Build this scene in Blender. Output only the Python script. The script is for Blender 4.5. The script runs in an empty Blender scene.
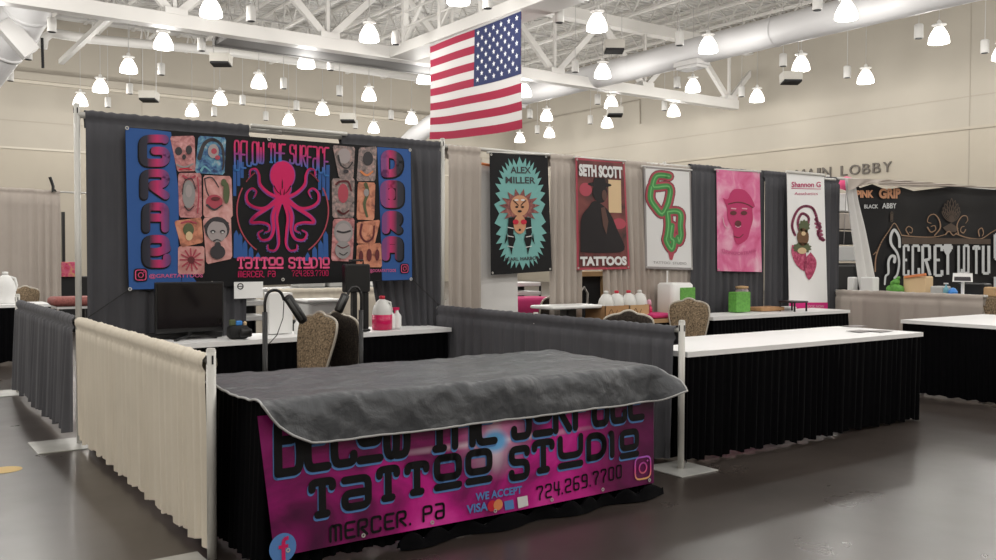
import bpy, bmesh, math, random
from mathutils import Vector, Matrix, noise
R = random.Random(7)
SC = bpy.context.scene
COL = SC.collection
PI = math.pi
# ------------------------------------------------------------------ camera
CP = (-1.2864, -7.1241, 1.3803); YAW = .61476; PIT = -.026023; ROLL = .0029963; FOC = 900.79
_F = Vector((math.sin(YAW)*math.cos(PIT), math.cos(YAW)*math.cos(PIT), math.sin(PIT)))
_R = Vector((math.cos(YAW), -math.sin(YAW), 0)); _U = _R.cross(_F)
_R2 = math.cos(ROLL)*_R + math.sin(ROLL)*_U; _U2 = -math.sin(ROLL)*_R + math.cos(ROLL)*_U
def pt(px, py, x=None, y=None, z=None):
    """where the line of sight through a photo point meets a plane of the hall"""
    d = _F + _R2*((px-498)/FOC) - _U2*((py-280)/FOC)
    if x is not None: t = (x-CP[0])/d.x
    elif y is not None: t = (y-CP[1])/d.y
    else: t = (z-CP[2])/d.z
    return Vector(CP) + d*t
cd = bpy.data.cameras.new('camera'); co = bpy.data.objects.new('camera', cd); COL.objects.link(co)
m = Matrix((_R2, _U2, -_F)).transposed().to_4x4(); m.translation = Vector(CP); co.matrix_world = m
cd.sensor_width = 36; cd.lens = FOC/996*36; cd.clip_end = 200; cd.clip_start = .05
SC.camera = co
# ------------------------------------------------------------------ materials
def new_mat(name):
    m = bpy.data.materials.new(name); m.use_nodes = True
    return m, m.node_tree, m.node_tree.nodes['Principled BSDF']
def nd(nt, kind, **kw):
    n = nt.nodes.new(kind)
    for k, v in kw.items():
        if k in n.inputs: n.inputs[k].default_value = v
        else: setattr(n, k, v)
    return n
def ramp(nt, src, stops):
    r = nt.nodes.new('ShaderNodeValToRGB'); e = r.color_ramp.elements
    while len(e) > 1: e.remove(e[0])
    e[0].position = stops[0][0]; e[0].color = (*stops[0][1], 1)
    for p, c in stops[1:]:
        q = e.new(p); q.color = (*c, 1)
    nt.links.new(src, r.inputs[0]); return r
def mat(name, col, rough=.6, metal=0, var=0, vscale=8, bump=0, bscale=60, spec=.5, sheen=0, emit=0):
    m, nt, b = new_mat(name)
    b.inputs['Base Color'].default_value = (*col, 1); b.inputs['Roughness'].default_value = rough
    b.inputs['Metallic'].default_value = metal; b.inputs['Specular IOR Level'].default_value = spec
    if sheen: b.inputs['Sheen Weight'].default_value = sheen
    if emit:
        b.inputs['Emission Color'].default_value = (1, .97, .92, 1); b.inputs['Emission Strength'].default_value = emit
    tc = nd(nt, 'ShaderNodeTexCoord')
    if var:
        n = nd(nt, 'ShaderNodeTexNoise', Scale=vscale, Detail=5)
        nt.links.new(tc.outputs['Object'], n.inputs['Vector'])
        a = tuple(max(0, c*(1-var)) for c in col); c2 = tuple(min(1, c*(1+var)) for c in col)
        r = ramp(nt, n.outputs['Fac'], [(.3, a), (.7, c2)])
        nt.links.new(r.outputs[0], b.inputs['Base Color'])
    if bump:
        n = nd(nt, 'ShaderNodeTexNoise', Scale=bscale, Detail=3)
        nt.links.new(tc.outputs['Object'], n.inputs['Vector'])
        bp = nd(nt, 'ShaderNodeBump', Strength=bump, Distance=.01)
        nt.links.new(n.outputs['Fac'], bp.inputs['Height']); nt.links.new(bp.outputs[0], b.inputs['Normal'])
    return m
M = {}
M['wall'] = mat('painted_wall', (.375,.343,.290), .85, var=.03, vscale=.6)
M['wall_low'] = mat('painted_wall_lower', (.40,.36,.295), .85, var=.03, vscale=.6)
M['seam'] = mat('wall_seam', (.33,.30,.25), .8)
M['ledge'] = mat('wall_ledge', (.50,.46,.39), .7)
M['steel'] = mat('white_painted_steel', (.6,.585,.56), .5)
M['steel_dim'] = mat('grey_painted_steel', (.42,.41,.4), .6)
M['duct'] = mat('galvanised_duct', (.50,.495,.495), .5)
M['chrome'] = mat('brushed_aluminium', (.55,.54,.51), .42, metal=.25)
M['plate'] = mat('base_plate_steel', (.5,.5,.48), .45, metal=.5, var=.1)
M['grey_cloth'] = mat('charcoal_drape_cloth', (.060,.060,.068), .95, sheen=.04, var=.08, vscale=3)
M['grey_rail'] = mat('grey_drape_cloth', (.078,.078,.088), .95, sheen=.05, var=.08, vscale=3)
M['taupe_cloth'] = mat('taupe_drape_cloth', (.42,.37,.33), .9, var=.04, vscale=3)
M['cream_cloth'] = mat('cream_drape_cloth', (.66,.60,.50), .9, var=.04, vscale=3)
M['white_cloth'] = mat('white_sheet_cloth', (.72,.71,.70), .85)
M['black_cloth'] = mat('black_skirt_cloth', (.0012,.0012,.002), .8, spec=.08)
M['white_top'] = mat('white_table_vinyl', (.86,.86,.86), .45)
M['black'] = mat('black_plastic', (.008,.008,.009), .4)
M['black_matte'] = mat('black_matte', (.010,.010,.011), .8)
M['screen'] = mat('black_screen', (.010,.008,.009), .12)
M['white_pl'] = mat('white_plastic', (.8,.8,.79), .4)
M['grey_pl'] = mat('light_grey_plastic', (.45,.45,.44), .5)
M['card'] = mat('cardboard', (.44,.25,.12), .85, var=.1)
M['card_light'] = mat('pale_cardboard', (.55,.36,.19), .85, var=.1)
M['wood'] = mat('tan_wood', (.48,.30,.15), .6, var=.12)
M['pink_cloth'] = mat('magenta_cloth', (.55,.03,.16), .8)
M['pinkliq'] = mat('magenta_liquid', (.6,.01,.10), .3)
M['green'] = mat('green_print', (.12,.36,.06), .6, var=.2, vscale=40)
M['blue_pl'] = mat('blue_plastic', (.05,.25,.7), .4)
M['red_cap'] = mat('red_cap', (.6,.02,.05), .4)
M['translucent'] = mat('milky_plastic', (.70,.70,.68), .35)
M['maroon_pad'] = mat('maroon_upholstery', (.28,.09,.08), .8, var=.35, vscale=60)
M['letter_metal'] = mat('dark_sign_letter', (.10,.085,.07), .5)
M['cord'] = mat('black_cord', (.01,.01,.01), .7)
M['decal'] = mat('floor_decal_yellow', (.6,.42,.16), .6)
M['orange'] = mat('orange_ribbon', (.7,.22,.08), .7)
M['lamp'] = mat('lamp_diffuser', (.9,.9,.88), .4, emit=2.2)
M['lamp_top'] = mat('lamp_housing', (.75,.74,.72), .4)
# art colours
for k, c in dict(a_pl=(.1,.1,.1), a_black=(.0035,.0035,.005), a_blue=(.03,.10,.32), a_bluel=(.10,.24,.55), a_mag=(.62,.015,.12), a_pink=(.80,.10,.25),
                 a_white=(.72,.72,.72), a_teal=(.19,.44,.42), a_mar=(.13,.03,.035), a_mar2=(.11,.055,.045), a_coat=(.016,.013,.015), a_rose=(.42,.07,.10), a_tan=(.60,.30,.17), a_skin=(.58,.30,.27),
                 a_grey=(.30,.28,.28), a_dgrey=(.05,.045,.05), a_green=(.07,.26,.08), a_greenl=(.16,.50,.16), a_hot=(.62,.02,.20), a_palepink=(.70,.38,.47),
                 a_fuchsia=(.60,.12,.28), a_dpink=(.50,.035,.14), a_cream=(.68,.50,.30), a_gold=(.085,.060,.045), a_goldl=(.30,.19,.12), a_silver=(.60,.62,.63),
                 a_purple=(.24,.07,.30), a_brown=(.16,.08,.04), a_orange=(.72,.25,.10), a_red=(.55,.02,.05), a_leaf=(.10,.12,.06), a_poe=(.38,.33,.33), a_aqua=(.18,.42,.50)).items():
    M[k] = mat(k.replace('a_', 'print_'), c, .6, spec=.3)
def mottled(name, cols, scale, detail=6, rough=.55, distort=.6):
    m, nt, b = new_mat(name); b.inputs['Roughness'].default_value = rough
    tc = nd(nt, 'ShaderNodeTexCoord'); n = nd(nt, 'ShaderNodeTexNoise', Scale=scale, Detail=detail, Distortion=distort)
    nt.links.new(tc.outputs['Object'], n.inputs['Vector'])
    k = len(cols); r = ramp(nt, n.outputs['Fac'], [(.28+.44*i/(k-1), c) for i, c in enumerate(cols)])
    nt.links.new(r.outputs[0], b.inputs['Base Color']); return m
M['t_pinkart'] = mottled('print_tattoo_pink', [(.16,.05,.06),(.50,.20,.20),(.68,.36,.36)], 22)
M['t_greyart'] = mottled('print_tattoo_grey', [(.07,.06,.06),(.26,.2,.19),(.55,.34,.31)], 26)
M['t_orangeart'] = mottled('print_tattoo_orange', [(.20,.07,.05),(.58,.22,.13),(.70,.34,.22)], 16)
M['t_blueart'] = mottled('print_tattoo_blue', [(.01,.015,.06),(.03,.09,.24),(.12,.3,.42),(.5,.5,.5)], 18)
M['t_skin'] = mottled('print_tattoo_skin', [(.42,.17,.15),(.62,.30,.28),(.72,.42,.40)], 14)
M['t_pinkbg'] = mottled('print_pink_clouds', [(.62,.07,.22),(.72,.18,.36),(.82,.48,.60)], 4.5)
M['t_mane'] = mottled('print_mane', [(.04,.01,.012),(.22,.06,.06),(.42,.16,.12)], 25)
M['t_room'] = mottled('print_dark_room', [(.02,.012,.01),(.14,.03,.03),(.22,.06,.05)], 5)
M['t_petal'] = mottled('print_petal', [(.20,.01,.05),(.45,.04,.12),(.6,.16,.26)], 25)
M['t_coil'] = mottled('print_coil', [(.10,.01,.04),(.30,.03,.10),(.50,.22,.30)], 40)
M['t_chair'] = mottled('patterned_chair_fabric', [(.05,.035,.02),(.20,.145,.09),(.38,.28,.18)], 75, 2, .9, 0)
M['t_chair_shaded'] = mottled('dark_shaded_chair_fabric', [(.008,.006,.005),(.03,.022,.017),(.06,.045,.035)], 75, 2, .9, 0)  # dark outer chair fabric, its shade painted into the colours
def fade(name, axis, stops, rough=.55):
    m, nt, b = new_mat(name); b.inputs['Roughness'].default_value = rough
    tc = nd(nt, 'ShaderNodeTexCoord'); s = nd(nt, 'ShaderNodeSeparateXYZ')
    nt.links.new(tc.outputs['Generated'], s.inputs[0]); r = ramp(nt, s.outputs[axis], stops)
    nt.links.new(r.outputs[0], b.inputs['Base Color']); return m
DK = (.02,.02,.04); MG = (.55,.02,.14); PU = (.20,.05,.20)
M['g_left'] = fade('print_letter_fade_left', 0, [(0, (.01,.01,.02)), (.25, DK), (.58, MG), (.85, PU), (1, (.10,.04,.14))])
M['g_right'] = fade('print_letter_fade_right', 0, [(0, PU), (.2, PU), (.42, MG), (.75, DK), (1, (.01,.01,.02))])
M['g_title'] = fade('print_title_fade', 2, [(0, (.02,.16,.45)), (.25, (.05,.14,.45)), (.55, (.30,.03,.22)), (.75, (.66,.02,.14)), (1, (.66,.03,.15))])
# galaxy print of the table banner, drawn by its own UV
def galaxy():
    m, nt, b = new_mat('print_magenta_galaxy'); L = nt.links.new
    b.inputs['Roughness'].default_value = .38
    uv = nd(nt, 'ShaderNodeTexCoord'); mp = nd(nt, 'ShaderNodeMapping'); mp.inputs['Scale'].default_value = (3.2, 1, 1)
    L(uv.outputs['UV'], mp.inputs['Vector'])
    n = nd(nt, 'ShaderNodeTexNoise', Scale=1.5, Detail=6, Distortion=.8); L(mp.outputs[0], n.inputs['Vector'])
    r = ramp(nt, n.outputs['Fac'], [(.30, (.05,.005,.04)), (.42, (.22,.006,.11)), (.55, (.55,.010,.25)), (.72, (.80,.06,.42))])
    v = nd(nt, 'ShaderNodeTexVoronoi', Scale=60); L(mp.outputs[0], v.inputs['Vector'])
    st = ramp(nt, v.outputs['Distance'], [(0, (.8,.6,.8)), (.07, (0,0,0))])
    n2 = nd(nt, 'ShaderNodeTexNoise', Scale=14); L(mp.outputs[0], n2.inputs['Vector'])
    k = ramp(nt, n2.outputs['Fac'], [(.52, (0,0,0)), (.62, (1,1,1))])
    mu = nd(nt, 'ShaderNodeMixRGB', blend_type='MULTIPLY'); mu.inputs[0].default_value = 1; L(st.outputs[0], mu.inputs[1]); L(k.outputs[0], mu.inputs[2])
    ad = nd(nt, 'ShaderNodeMixRGB', blend_type='ADD'); ad.inputs[0].default_value = 1; L(r.outputs[0], ad.inputs[1]); L(mu.outputs[0], ad.inputs[2])
    # right fifth of the print is deep purple
    s = nd(nt, 'ShaderNodeSeparateXYZ'); L(uv.outputs['UV'], s.inputs[0])
    e = ramp(nt, s.outputs[0], [(0, (.45,.45,.5)), (.33, (1,1,1)), (.75, (1,1,1)), (.88, (.22,.2,.25)), (1, (.22,.2,.28))])
    m2 = nd(nt, 'ShaderNodeMixRGB', blend_type='MULTIPLY'); m2.inputs[0].default_value = 1; L(ad.outputs[0], m2.inputs[1]); L(e.outputs[0], m2.inputs[2])
    # printed star burst
    def off(sx, sy):
        q = nd(nt, 'ShaderNodeMapping'); q.inputs['Location'].default_value = (-.515*sx, -.60*sy, 0); q.inputs['Scale'].default_value = (sx, sy, 1)
        L(uv.outputs['UV'], q.inputs['Vector']); le = nd(nt, 'ShaderNodeVectorMath', operation='LENGTH'); L(q.outputs[0], le.inputs[0]); return le.outputs['Value']
    cur = m2.outputs[0]
    for (sx, sy, stops, c) in ((9.5, 3.0, [(0,(.7,)*3),(.35,(.4,)*3),(1,(0,)*3)], (.88,.62,.80)), (3.0, 26, [(0,(.9,)*3),(.5,(.35,)*3),(1,(0,)*3)], (.9,.75,.85)),
                               (38, 3.6, [(0,(.8,)*3),(1,(0,)*3)], (.9,.8,.9)), (24, 9, [(0,(1,)*3),(.55,(.9,)*3),(1,(0,)*3)], (.10,.42,.80)), (110, 36, [(0,(1,)*3),(.6,(.8,)*3),(1,(0,)*3)], (.30,.04,.45))):
        rr = ramp(nt, off(sx, sy), stops); mx = nd(nt, 'ShaderNodeMixRGB'); L(rr.outputs[0], mx.inputs[0]); L(cur, mx.inputs[1]); mx.inputs[2].default_value = (*c, 1); cur = mx.outputs[0]
    L(cur, b.inputs['Base Color']); return m
M['galaxy'] = galaxy()
def floor_mat():
    m, nt, b = new_mat('polished_concrete'); L = nt.links.new
    tc = nd(nt, 'ShaderNodeTexCoord')
    n = nd(nt, 'ShaderNodeTexNoise', Scale=.9, Detail=9, Distortion=.5); L(tc.outputs['Object'], n.inputs['Vector'])
    r = ramp(nt, n.outputs['Fac'], [(.3, (.036,.028,.024)), (.5, (.050,.040,.035)), (.72, (.068,.056,.050))])
    L(r.outputs[0], b.inputs['Base Color'])
    n2 = nd(nt, 'ShaderNodeTexNoise', Scale=2.3, Detail=6); L(tc.outputs['Object'], n2.inputs['Vector'])
    r2 = ramp(nt, n2.outputs['Fac'], [(.2, (.26,)*3), (.8, (.34,)*3)]); L(r2.outputs[0], b.inputs['Roughness'])
    n3 = nd(nt, 'ShaderNodeTexNoise', Scale=5, Detail=3); L(tc.outputs['Object'], n3.inputs['Vector'])
    bp = nd(nt, 'ShaderNodeBump', Strength=.012, Distance=.02); L(n3.outputs['Fac'], bp.inputs['Height']); L(bp.outputs[0], b.inputs['Normal'])
    b.inputs['Specular IOR Level'].default_value = .6
    return m
M['floor'] = floor_mat()
def crinkle():
    m, nt, b = new_mat('grey_vinyl_cloth'); L = nt.links.new
    b.inputs['Base Color'].default_value = (.066,.070,.078,1); b.inputs['Roughness'].default_value = .42; b.inputs['Specular IOR Level'].default_value = .45
    tc = nd(nt, 'ShaderNodeTexCoord')
    n = nd(nt, 'ShaderNodeTexNoise', Scale=7, Detail=6, Distortion=.3); L(tc.outputs['Object'], n.inputs['Vector'])
    v = nd(nt, 'ShaderNodeTexVoronoi', Scale=11, feature='DISTANCE_TO_EDGE', Randomness=1.0); L(tc.outputs['Object'], v.inputs['Vector'])
    b1 = nd(nt, 'ShaderNodeBump', Strength=.8, Distance=.03); L(n.outputs['Fac'], b1.inputs['Height'])
    b2 = nd(nt, 'ShaderNodeBump', Strength=.3, Distance=.012); L(v.outputs['Distance'], b2.inputs['Height']); L(b1.outputs[0], b2.inputs['Normal'])
    L(b2.outputs[0], b.inputs['Normal']); return m
M['vinyl'] = crinkle()
M['piping'] = mat('pale_hem_piping', (.42,.42,.42), .6)
M['deck'] = mat('corrugated_roof_deck', (.56,.55,.53), .7)
# ------------------------------------------------------------------ mesh builder
class MB:
    def __init__(s): s.v = []; s.f = []; s.mi = []; s.uv = {}; s.k = 0
    def add(s, vs, fs):
        o = len(s.v); s.v += [tuple(q) for q in vs]; s.f += [tuple(o+i for i in f) for f in fs]; s.mi += [s.k]*len(fs)
    def box(s, a, b):
        x0, x1 = sorted((a[0], b[0])); y0, y1 = sorted((a[1], b[1])); z0, z1 = sorted((a[2], b[2]))
        s.add([(x0,y0,z0),(x1,y0,z0),(x1,y1,z0),(x0,y1,z0),(x0,y0,z1),(x1,y0,z1),(x1,y1,z1),(x0,y1,z1)],
              [(0,3,2,1),(4,5,6,7),(0,1,5,4),(1,2,6,5),(2,3,7,6),(3,0,4,7)])
    def rbox(s, a, b, r=.01, axis=2):
        """box with its four edges along the axis rounded and a small top bevel"""
        lo = [min(a[i], b[i]) for i in range(3)]; hi = [max(a[i], b[i]) for i in range(3)]
        i, j = [k for k in range(3) if k != axis]; r = min(r, (hi[i]-lo[i])*.49, (hi[j]-lo[j])*.49)
        def ring(w, q):
            P = []
            for (cx, cy, a0) in ((hi[i]-r, hi[j]-r, 0), (lo[i]+r, hi[j]-r, 90), (lo[i]+r, lo[j]+r, 180), (hi[i]-r, lo[j]+r, 270)):
                for t in (0, 30, 60, 90):
                    an = math.radians(a0+t); p = [0,0,0]; p[axis] = w; p[i] = cx+(r-q)*math.cos(an); p[j] = cy+(r-q)*math.sin(an); P.append(tuple(p))
            return P
        e = min(r*.6, (hi[axis]-lo[axis])*.3); rings = [ring(lo[axis], e), ring(lo[axis]+e, 0), ring(hi[axis]-e, 0), ring(hi[axis], e)]
        s.loft(rings, caps=True)
    def loft(s, rings, caps=False, closed=True):
        n = len(rings[0]); vs = [p for r in rings for p in r]; fs = []
        for a in range(len(rings)-1):
            for i in range(n if closed else n-1):
                j = (i+1) % n; fs.append((a*n+i, a*n+j, (a+1)*n+j, (a+1)*n+i))
        if caps: fs += [tuple(reversed(range(n))), tuple(range((len(rings)-1)*n, len(rings)*n))]
        s.add(vs, fs)
    def tube(s, P, r, n=8, caps=True):
        P = [Vector(p) for p in P]; rs = r if isinstance(r, (list, tuple)) else [r]*len(P); rings = []
        up = None
        for i, p in enumerate(P):
            t = (P[min(i+1, len(P)-1)] - P[max(i-1, 0)]).normalized()
            if up is None: up = Vector((0,0,1)) if abs(t.z) < .9 else Vector((1,0,0))
            a = t.cross(up)
            if a.length < 1e-4: a = t.cross(Vector((1,.1,.2)))
            a.normalize(); b = a.cross(t); up = b
            rings.append([p + (a*math.cos(2*PI*k/n) + b*math.sin(2*PI*k/n))*rs[i] for k in range(n)])
        s.loft(rings, caps)
    def bar(s, a, b, w, h):
        a = Vector(a); b = Vector(b); t = (b-a).normalized(); up = Vector((0,0,1)) if abs(t.z) < .95 else Vector((1,0,0))
        x = t.cross(up).normalized(); y = x.cross(t)
        s.loft([[p + x*i*w/2 + y*j*h/2 for i, j in ((-1,-1),(1,-1),(1,1),(-1,1))] for p in (a, b)], True)
    def lathe(s, c, prof, n=16, caps=True):
        s.loft([[(c[0]+r*math.cos(2*PI*k/n), c[1]+r*math.sin(2*PI*k/n), c[2]+z) for k in range(n)] for r, z in prof], caps)
    def grid(s, nu, nv, fn, uv=False):
        o = len(s.v)
        vs = [fn(i/nu, j/nv) for j in range(nv+1) for i in range(nu+1)]
        s.add(vs, [(j*(nu+1)+i, j*(nu+1)+i+1, (j+1)*(nu+1)+i+1, (j+1)*(nu+1)+i) for j in range(nv) for i in range(nu)])
        if uv:
            for j in range(nv+1):
                for i in range(nu+1): s.uv[o+j*(nu+1)+i] = (i/nu, j/nv)
    def prism(s, poly, d):
        """flat polygon (list of 3D points) given the thickness vector d"""
        d = Vector(d); a = [Vector(p) for p in poly]; n = len(a)
        s.add(a + [p+d for p in a], [tuple(range(n)), tuple(reversed(range(n, 2*n)))] + [(i, i+n, (i+1) % n+n, (i+1) % n) for i in range(n)])
    def build(s, name, mats, parent=None, smooth=False, loc=None, bevel=0, world=True):
        me = bpy.data.meshes.new(name); me.from_pydata(s.v, [], s.f)
        ms = mats if isinstance(mats, (list, tuple)) else [mats]
        for q in ms: me.materials.append(M[q] if isinstance(q, str) else q)
        if len(ms) > 1:
            for p, i in zip(me.polygons, s.mi): p.material_index = i
        if s.uv:
            ul = me.uv_layers.new(name='UVMap')
            for lp in me.loops:
                ul.data[lp.index].uv = s.uv.get(lp.vertex_index, (0, 0))
        o = bpy.data.objects.new(name, me); COL.objects.link(o)
        if parent is not None:
            if world:
                w = parent.location.copy()
                if parent.parent: w = w + parent.parent.location
                me.transform(Matrix.Translation(-w))
            o.parent = parent
        elif loc is not None:
            me.transform(Matrix.Translation(-Vector(loc))); o.location = loc
        elif s.v:
            xs = [p[0] for p in s.v]; ys = [p[1] for p in s.v]; zs = [p[2] for p in s.v]
            c = Vector(((min(xs)+max(xs))/2, (min(ys)+max(ys))/2, min(zs))); me.transform(Matrix.Translation(-c)); o.location = c
        if smooth:
            for p in me.polygons: p.use_smooth = True
        if bevel:
            b = o.modifiers.new('bevel', 'BEVEL'); b.width = bevel; b.segments = 2; b.limit_method = 'ANGLE'
        return o
def tag(o, label=None, cat=None, group=None, kind=None):
    if label: o['label'] = label
    if cat: o['category'] = cat
    if group: o['group'] = group
    if kind: o['kind'] = kind
    return o
def thing(name, label, cat, loc, group=None, rz=0):
    o = bpy.data.objects.new(name, None); COL.objects.link(o); o.location = loc; o.rotation_euler.z = rz; o.empty_display_size = .1
    return tag(o, label, cat, group)
def kids(o): return [c for c in bpy.data.objects if c.parent is o]
def dup(root, loc, rz=None, label=None, group=None):
    r = root.copy(); COL.objects.link(r); r.location = loc
    if rz is not None: r.rotation_euler.z = rz
    if label: r['label'] = label
    if group: r['group'] = group
    for ch in kids(root):
        c = ch.copy(); COL.objects.link(c); c.parent = r
        for g in kids(ch):
            d = g.copy(); COL.objects.link(d); d.parent = c
    return r
def struct(o): o['kind'] = 'structure'; return o
# ------------------------------------------------------------------ hall shell
XL, XR, YN, YB, ZC = -16, 29.6, -20, 35, 11.35
b = MB(); b.box((XL-.3, YN-.3, -.2), (XR+.3, YB+.3, 0)); struct(b.build('floor', 'floor'))
b = MB(); b.box((XL, YB, 0), (XR+.3, YB+.3, 5.82)); b.k = 1; b.box((XL, YB, 5.82), (XR+.3, YB+.3, ZC+.3)); b.k = 2
for z in (6.95, ): b.box((XL, YB-.015, z-.02), (XR, YB, z+.02))
for x in (-6, 9.0, 24): b.box((x-.015, YB-.012, 0), (x+.015, YB, ZC))
struct(b.build('wall_back', ['wall_low', 'wall', 'seam']))
b = MB(); b.box((XR, YN, 0), (XR+.3, YB, 5.82)); b.k = 1; b.box((XR, YN, 5.82), (XR+.3, YB, ZC+.3)); b.k = 2
b.box((XR-.015, YN, 6.86), (XR, YB, 6.9))
for y in (-6, 8.8): b.box((XR-.012, y-.015, 0), (XR, y+.015, ZC))
struct(b.build('wall_right', ['wall_low', 'wall', 'seam']))
b = MB(); b.box((XL-.3, YN, 0), (XL, YB, ZC+.3)); struct(b.build('wall_left', 'wall'))
b = MB(); b.box((XL-.3, YN-.3, 0), (XR+.3, YN, ZC+.3)); struct(b.build('wall_front', 'wall'))
# corrugated roof deck (ribs run along x)
b = MB(); n = 180
pr = []
for i in range(n):
    y = YN + (YB-YN)*i/n; d = (YB-YN)/n
    pr += [(y, ZC), (y+d*.45, ZC), (y+d*.55, ZC+.06), (y+d*.9, ZC+.06)]
pr.append((YB, ZC)); b.loft([[(XL, y, z) for y, z in pr], [(XR, y, z) for y, z in pr]], closed=False)
b.loft([[(XL, y, ZC+.2) for y in (YB, YN)], [(XR, y, ZC+.2) for y in (YB, YN)]], closed=False)
struct(b.build('ceiling', 'deck'))
b = MB(); b.box((XL, YB-.16, 8.52), (XR-5.2, YB, 8.64)); struct(b.build('trim_1', 'ledge'))
b = MB(); b.box((XL, YB-.30, 8.64), (XR-5.2, YB, 8.95)); struct(b.build('trim_2', 'wall'))
b = MB(); b.box((XR-.05, YN, 5.76), (XR, YB, 5.86)); struct(b.build('trim_3', 'wall_low'))
b = MB(); b.box((XL, YB-.05, 5.78), (XR, YB, 5.86)); struct(b.build('trim_4', 'ledge'))
# ---- main trusses
def vtruss(b, a, bb, z0, z1, bays, wid, thick=.14):
    pass
b = MB(); TY = 18.15
b.box((XL, TY-.2, 7.56), (XR-.9, TY+.2, 7.93)); b.box((XL, TY-.2, 9.95), (XR, TY+.2, 10.35))
vx = [5.75-4.42*2, 5.75-4.42, 5.75, 10.25, 14.65, 19.0, 23.45, 28.3]
for i, x in enumerate(vx):
    b.bar((x, TY, 7.9), (x-2.15, TY, 10), .16, .2); b.bar((x, TY, 7.9), (x+2.15, TY, 10), .16, .2)
    b.bar((x, TY, 7.9), (x, TY, 10), .1, .1)
    b.box((x-.3, TY-.22, 7.9), (x+.3, TY+.22, 8.08))
tag(b.build('roof_truss', 'steel'), 'long white steel roof truss with V-shaped webs crossing the hall from left to right', 'truss')
b = MB(); b.box((7.35, TY+.22, 7.62), (17.4, TY+1.55, 7.74)); b.box((7.35, TY+1.45, 7.6), (17.4, TY+1.6, 7.85))
b.bar((7.45, TY+.3, 7.78), (7.45, TY+1.9, 7.78), .14, .22)
tag(b.build('catwalk_platform', mat('dark_grey_steel', (.13,.125,.12), .7)), 'grey flat catwalk platform fixed along the far side of the long roof truss', 'catwalk')
b = MB(); BX = 12.25
b.box((BX, -6, 7.58), (BX+.9, TY-.22, 7.9)); b.box((BX+.1, -6, 9.95), (BX+.8, TY-.22, 10.35))
for y in range(0, 12):
    yy = TY-1.0-y*2.1; b.bar((BX+.1, yy, 7.9), (BX+.1, yy, 9.95), .16, .16)
    b.bar((BX+.1, yy, 7.95), (BX+.1, yy-2.1, 9.9), .08, .08)
for z in (8.35, 8.8, 9.3): b.bar((BX+.06, TY-.3, z), (BX+.06, -6, z), .05, .05)
tag(b.build('catwalk_girder', 'steel'), 'white box girder with railings running toward the camera, the striped flag hanging under it', 'girder')
# ---- joists
def joist_mb():
    b = MB(); z0, z1 = 10.35, 11.26
    b.box((-.07, YN+.1, z1), (.07, YB-.1, z1+.09)); b.box((-.07, YN+.1, z0), (.07, YB-1.3, z0+.08))
    y = YB-1.3; s = 0
    while y > YN+1:
        b.bar((0, y, z0+.05 if s == 0 else z1), (0, y-.62, z1 if s == 0 else z0+.05), .05, .05); y -= .62; s = 1-s
    return b
jb = joist_mb(); j0 = None; jx = XL+1.2; k = 0
jm = jb.build('bar_joist', 'steel', loc=(0,0,10.35))
while jx < XR-1:
    if k: o = jm.copy(); COL.objects.link(o)
    else: o = jm
    o.location = (jx, 0, 10.35)
    tag(o, 'thin white open-web bar joist under the roof deck', 'joist', 'bar joists under the roof deck')
    jx += 1.95; k += 1
# cross bridging rods along x
for i, y in enumerate((3, 9, 13.5, 22.5, 27, 31)):
    b = MB(); b.tube([(XL, y, 10.55), (XR, y, 10.55)], .04, 6)
    tag(b.build('bridging_rod', 'steel_dim'), 'thin steel bridging rod running left to right under the joists', 'steel rod', 'bridging rods under the joists')
# ---- ducts and pipes
b = MB()
P = [(20.85, -8, 8.05), (20.85, 10, 8.05), (20.85, 26, 8.0), (20.9, 28.2, 7.9), (20.75, 29.6, 7.6), (20.4, 30.6, 7.1), (20.0, 31.3, 6.4), (19.8, 31.6, 5.4)]
b.tube(P, .44, 24)
dk = thing('ventilation_duct', 'large round silver ventilation duct along the right wall, bending down at its far end', 'duct', (20.85, 10, 7.6))
b.build('duct_body', 'duct', dk, smooth=True)
for y in (-2, 4, 10, 16, 22):
    q = MB(); q.lathe((0,0,0), [(.455,-.03),(.465,0),(.455,.03)], 24, False)
    q.v = [(20.85+p[0], y+p[2], 8.05+p[1]) for p in q.v]; q.build('seam_ring', 'duct', dk, smooth=True)
for y in (13.2, 22.9):
    q = MB(); q.bar((20.7, y-.5, 7.62), (20.7, y+.5, 7.62), .62, .16); q.bar((20.7, y-.45, 7.5), (20.7, y+.45, 7.5), .5, .1); q.build('air_diffuser', 'steel_dim', dk)
b = MB(); P = [pt(30, -40, y=21), pt(28, -8, y=21.3), pt(27, 10, y=21.8), pt(17, 28, y=22.4), pt(2, 46, y=23), pt(-22, 78, y=24), pt(-60, 120, y=25)]
b.tube(P, .62, 24)
dl = thing('ventilation_duct', 'big round white ventilation duct with an elbow in the upper left corner', 'duct', P[2])
b.build('duct_body', 'duct', dl, smooth=True)
for k_ in (2, 3, 4):
    q = MB(); t = (P[k_+1]-P[k_-1]).normalized(); q.tube([P[k_]-t*.05, P[k_]+t*.05], .65, 24); q.build('seam_ring', 'duct', dl, smooth=True)
q = MB(); c = pt(3, 22, y=21.8); q.bar(c, c+Vector((.7,0,-.8)), .5, .5); q.build('branch_collar', 'steel_dim', dl)
b = MB(); b.tube([pt(42, 48, y=26), pt(44, 38, y=26), pt(52, 33, y=26), pt(90, 39, y=26), pt(230, 52, y=26), pt(420, 78, y=26)], .16, 10)
tag(b.build('sprinkler_pipe', 'steel', smooth=True), 'white pipe running along under the joists at upper left, bent down at its left end', 'pipe')
b = MB(); b.tube([pt(42, 38, y=25), pt(43, 68, y=25)], .045, 8)
tag(b.build('drop_rod', 'black_matte'), 'short black vertical rod hanging at upper left by the big duct', 'rod')
b = MB(); b.bar(pt(61, 62, y=27), pt(112, 14, y=22), .16, .16)
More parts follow.
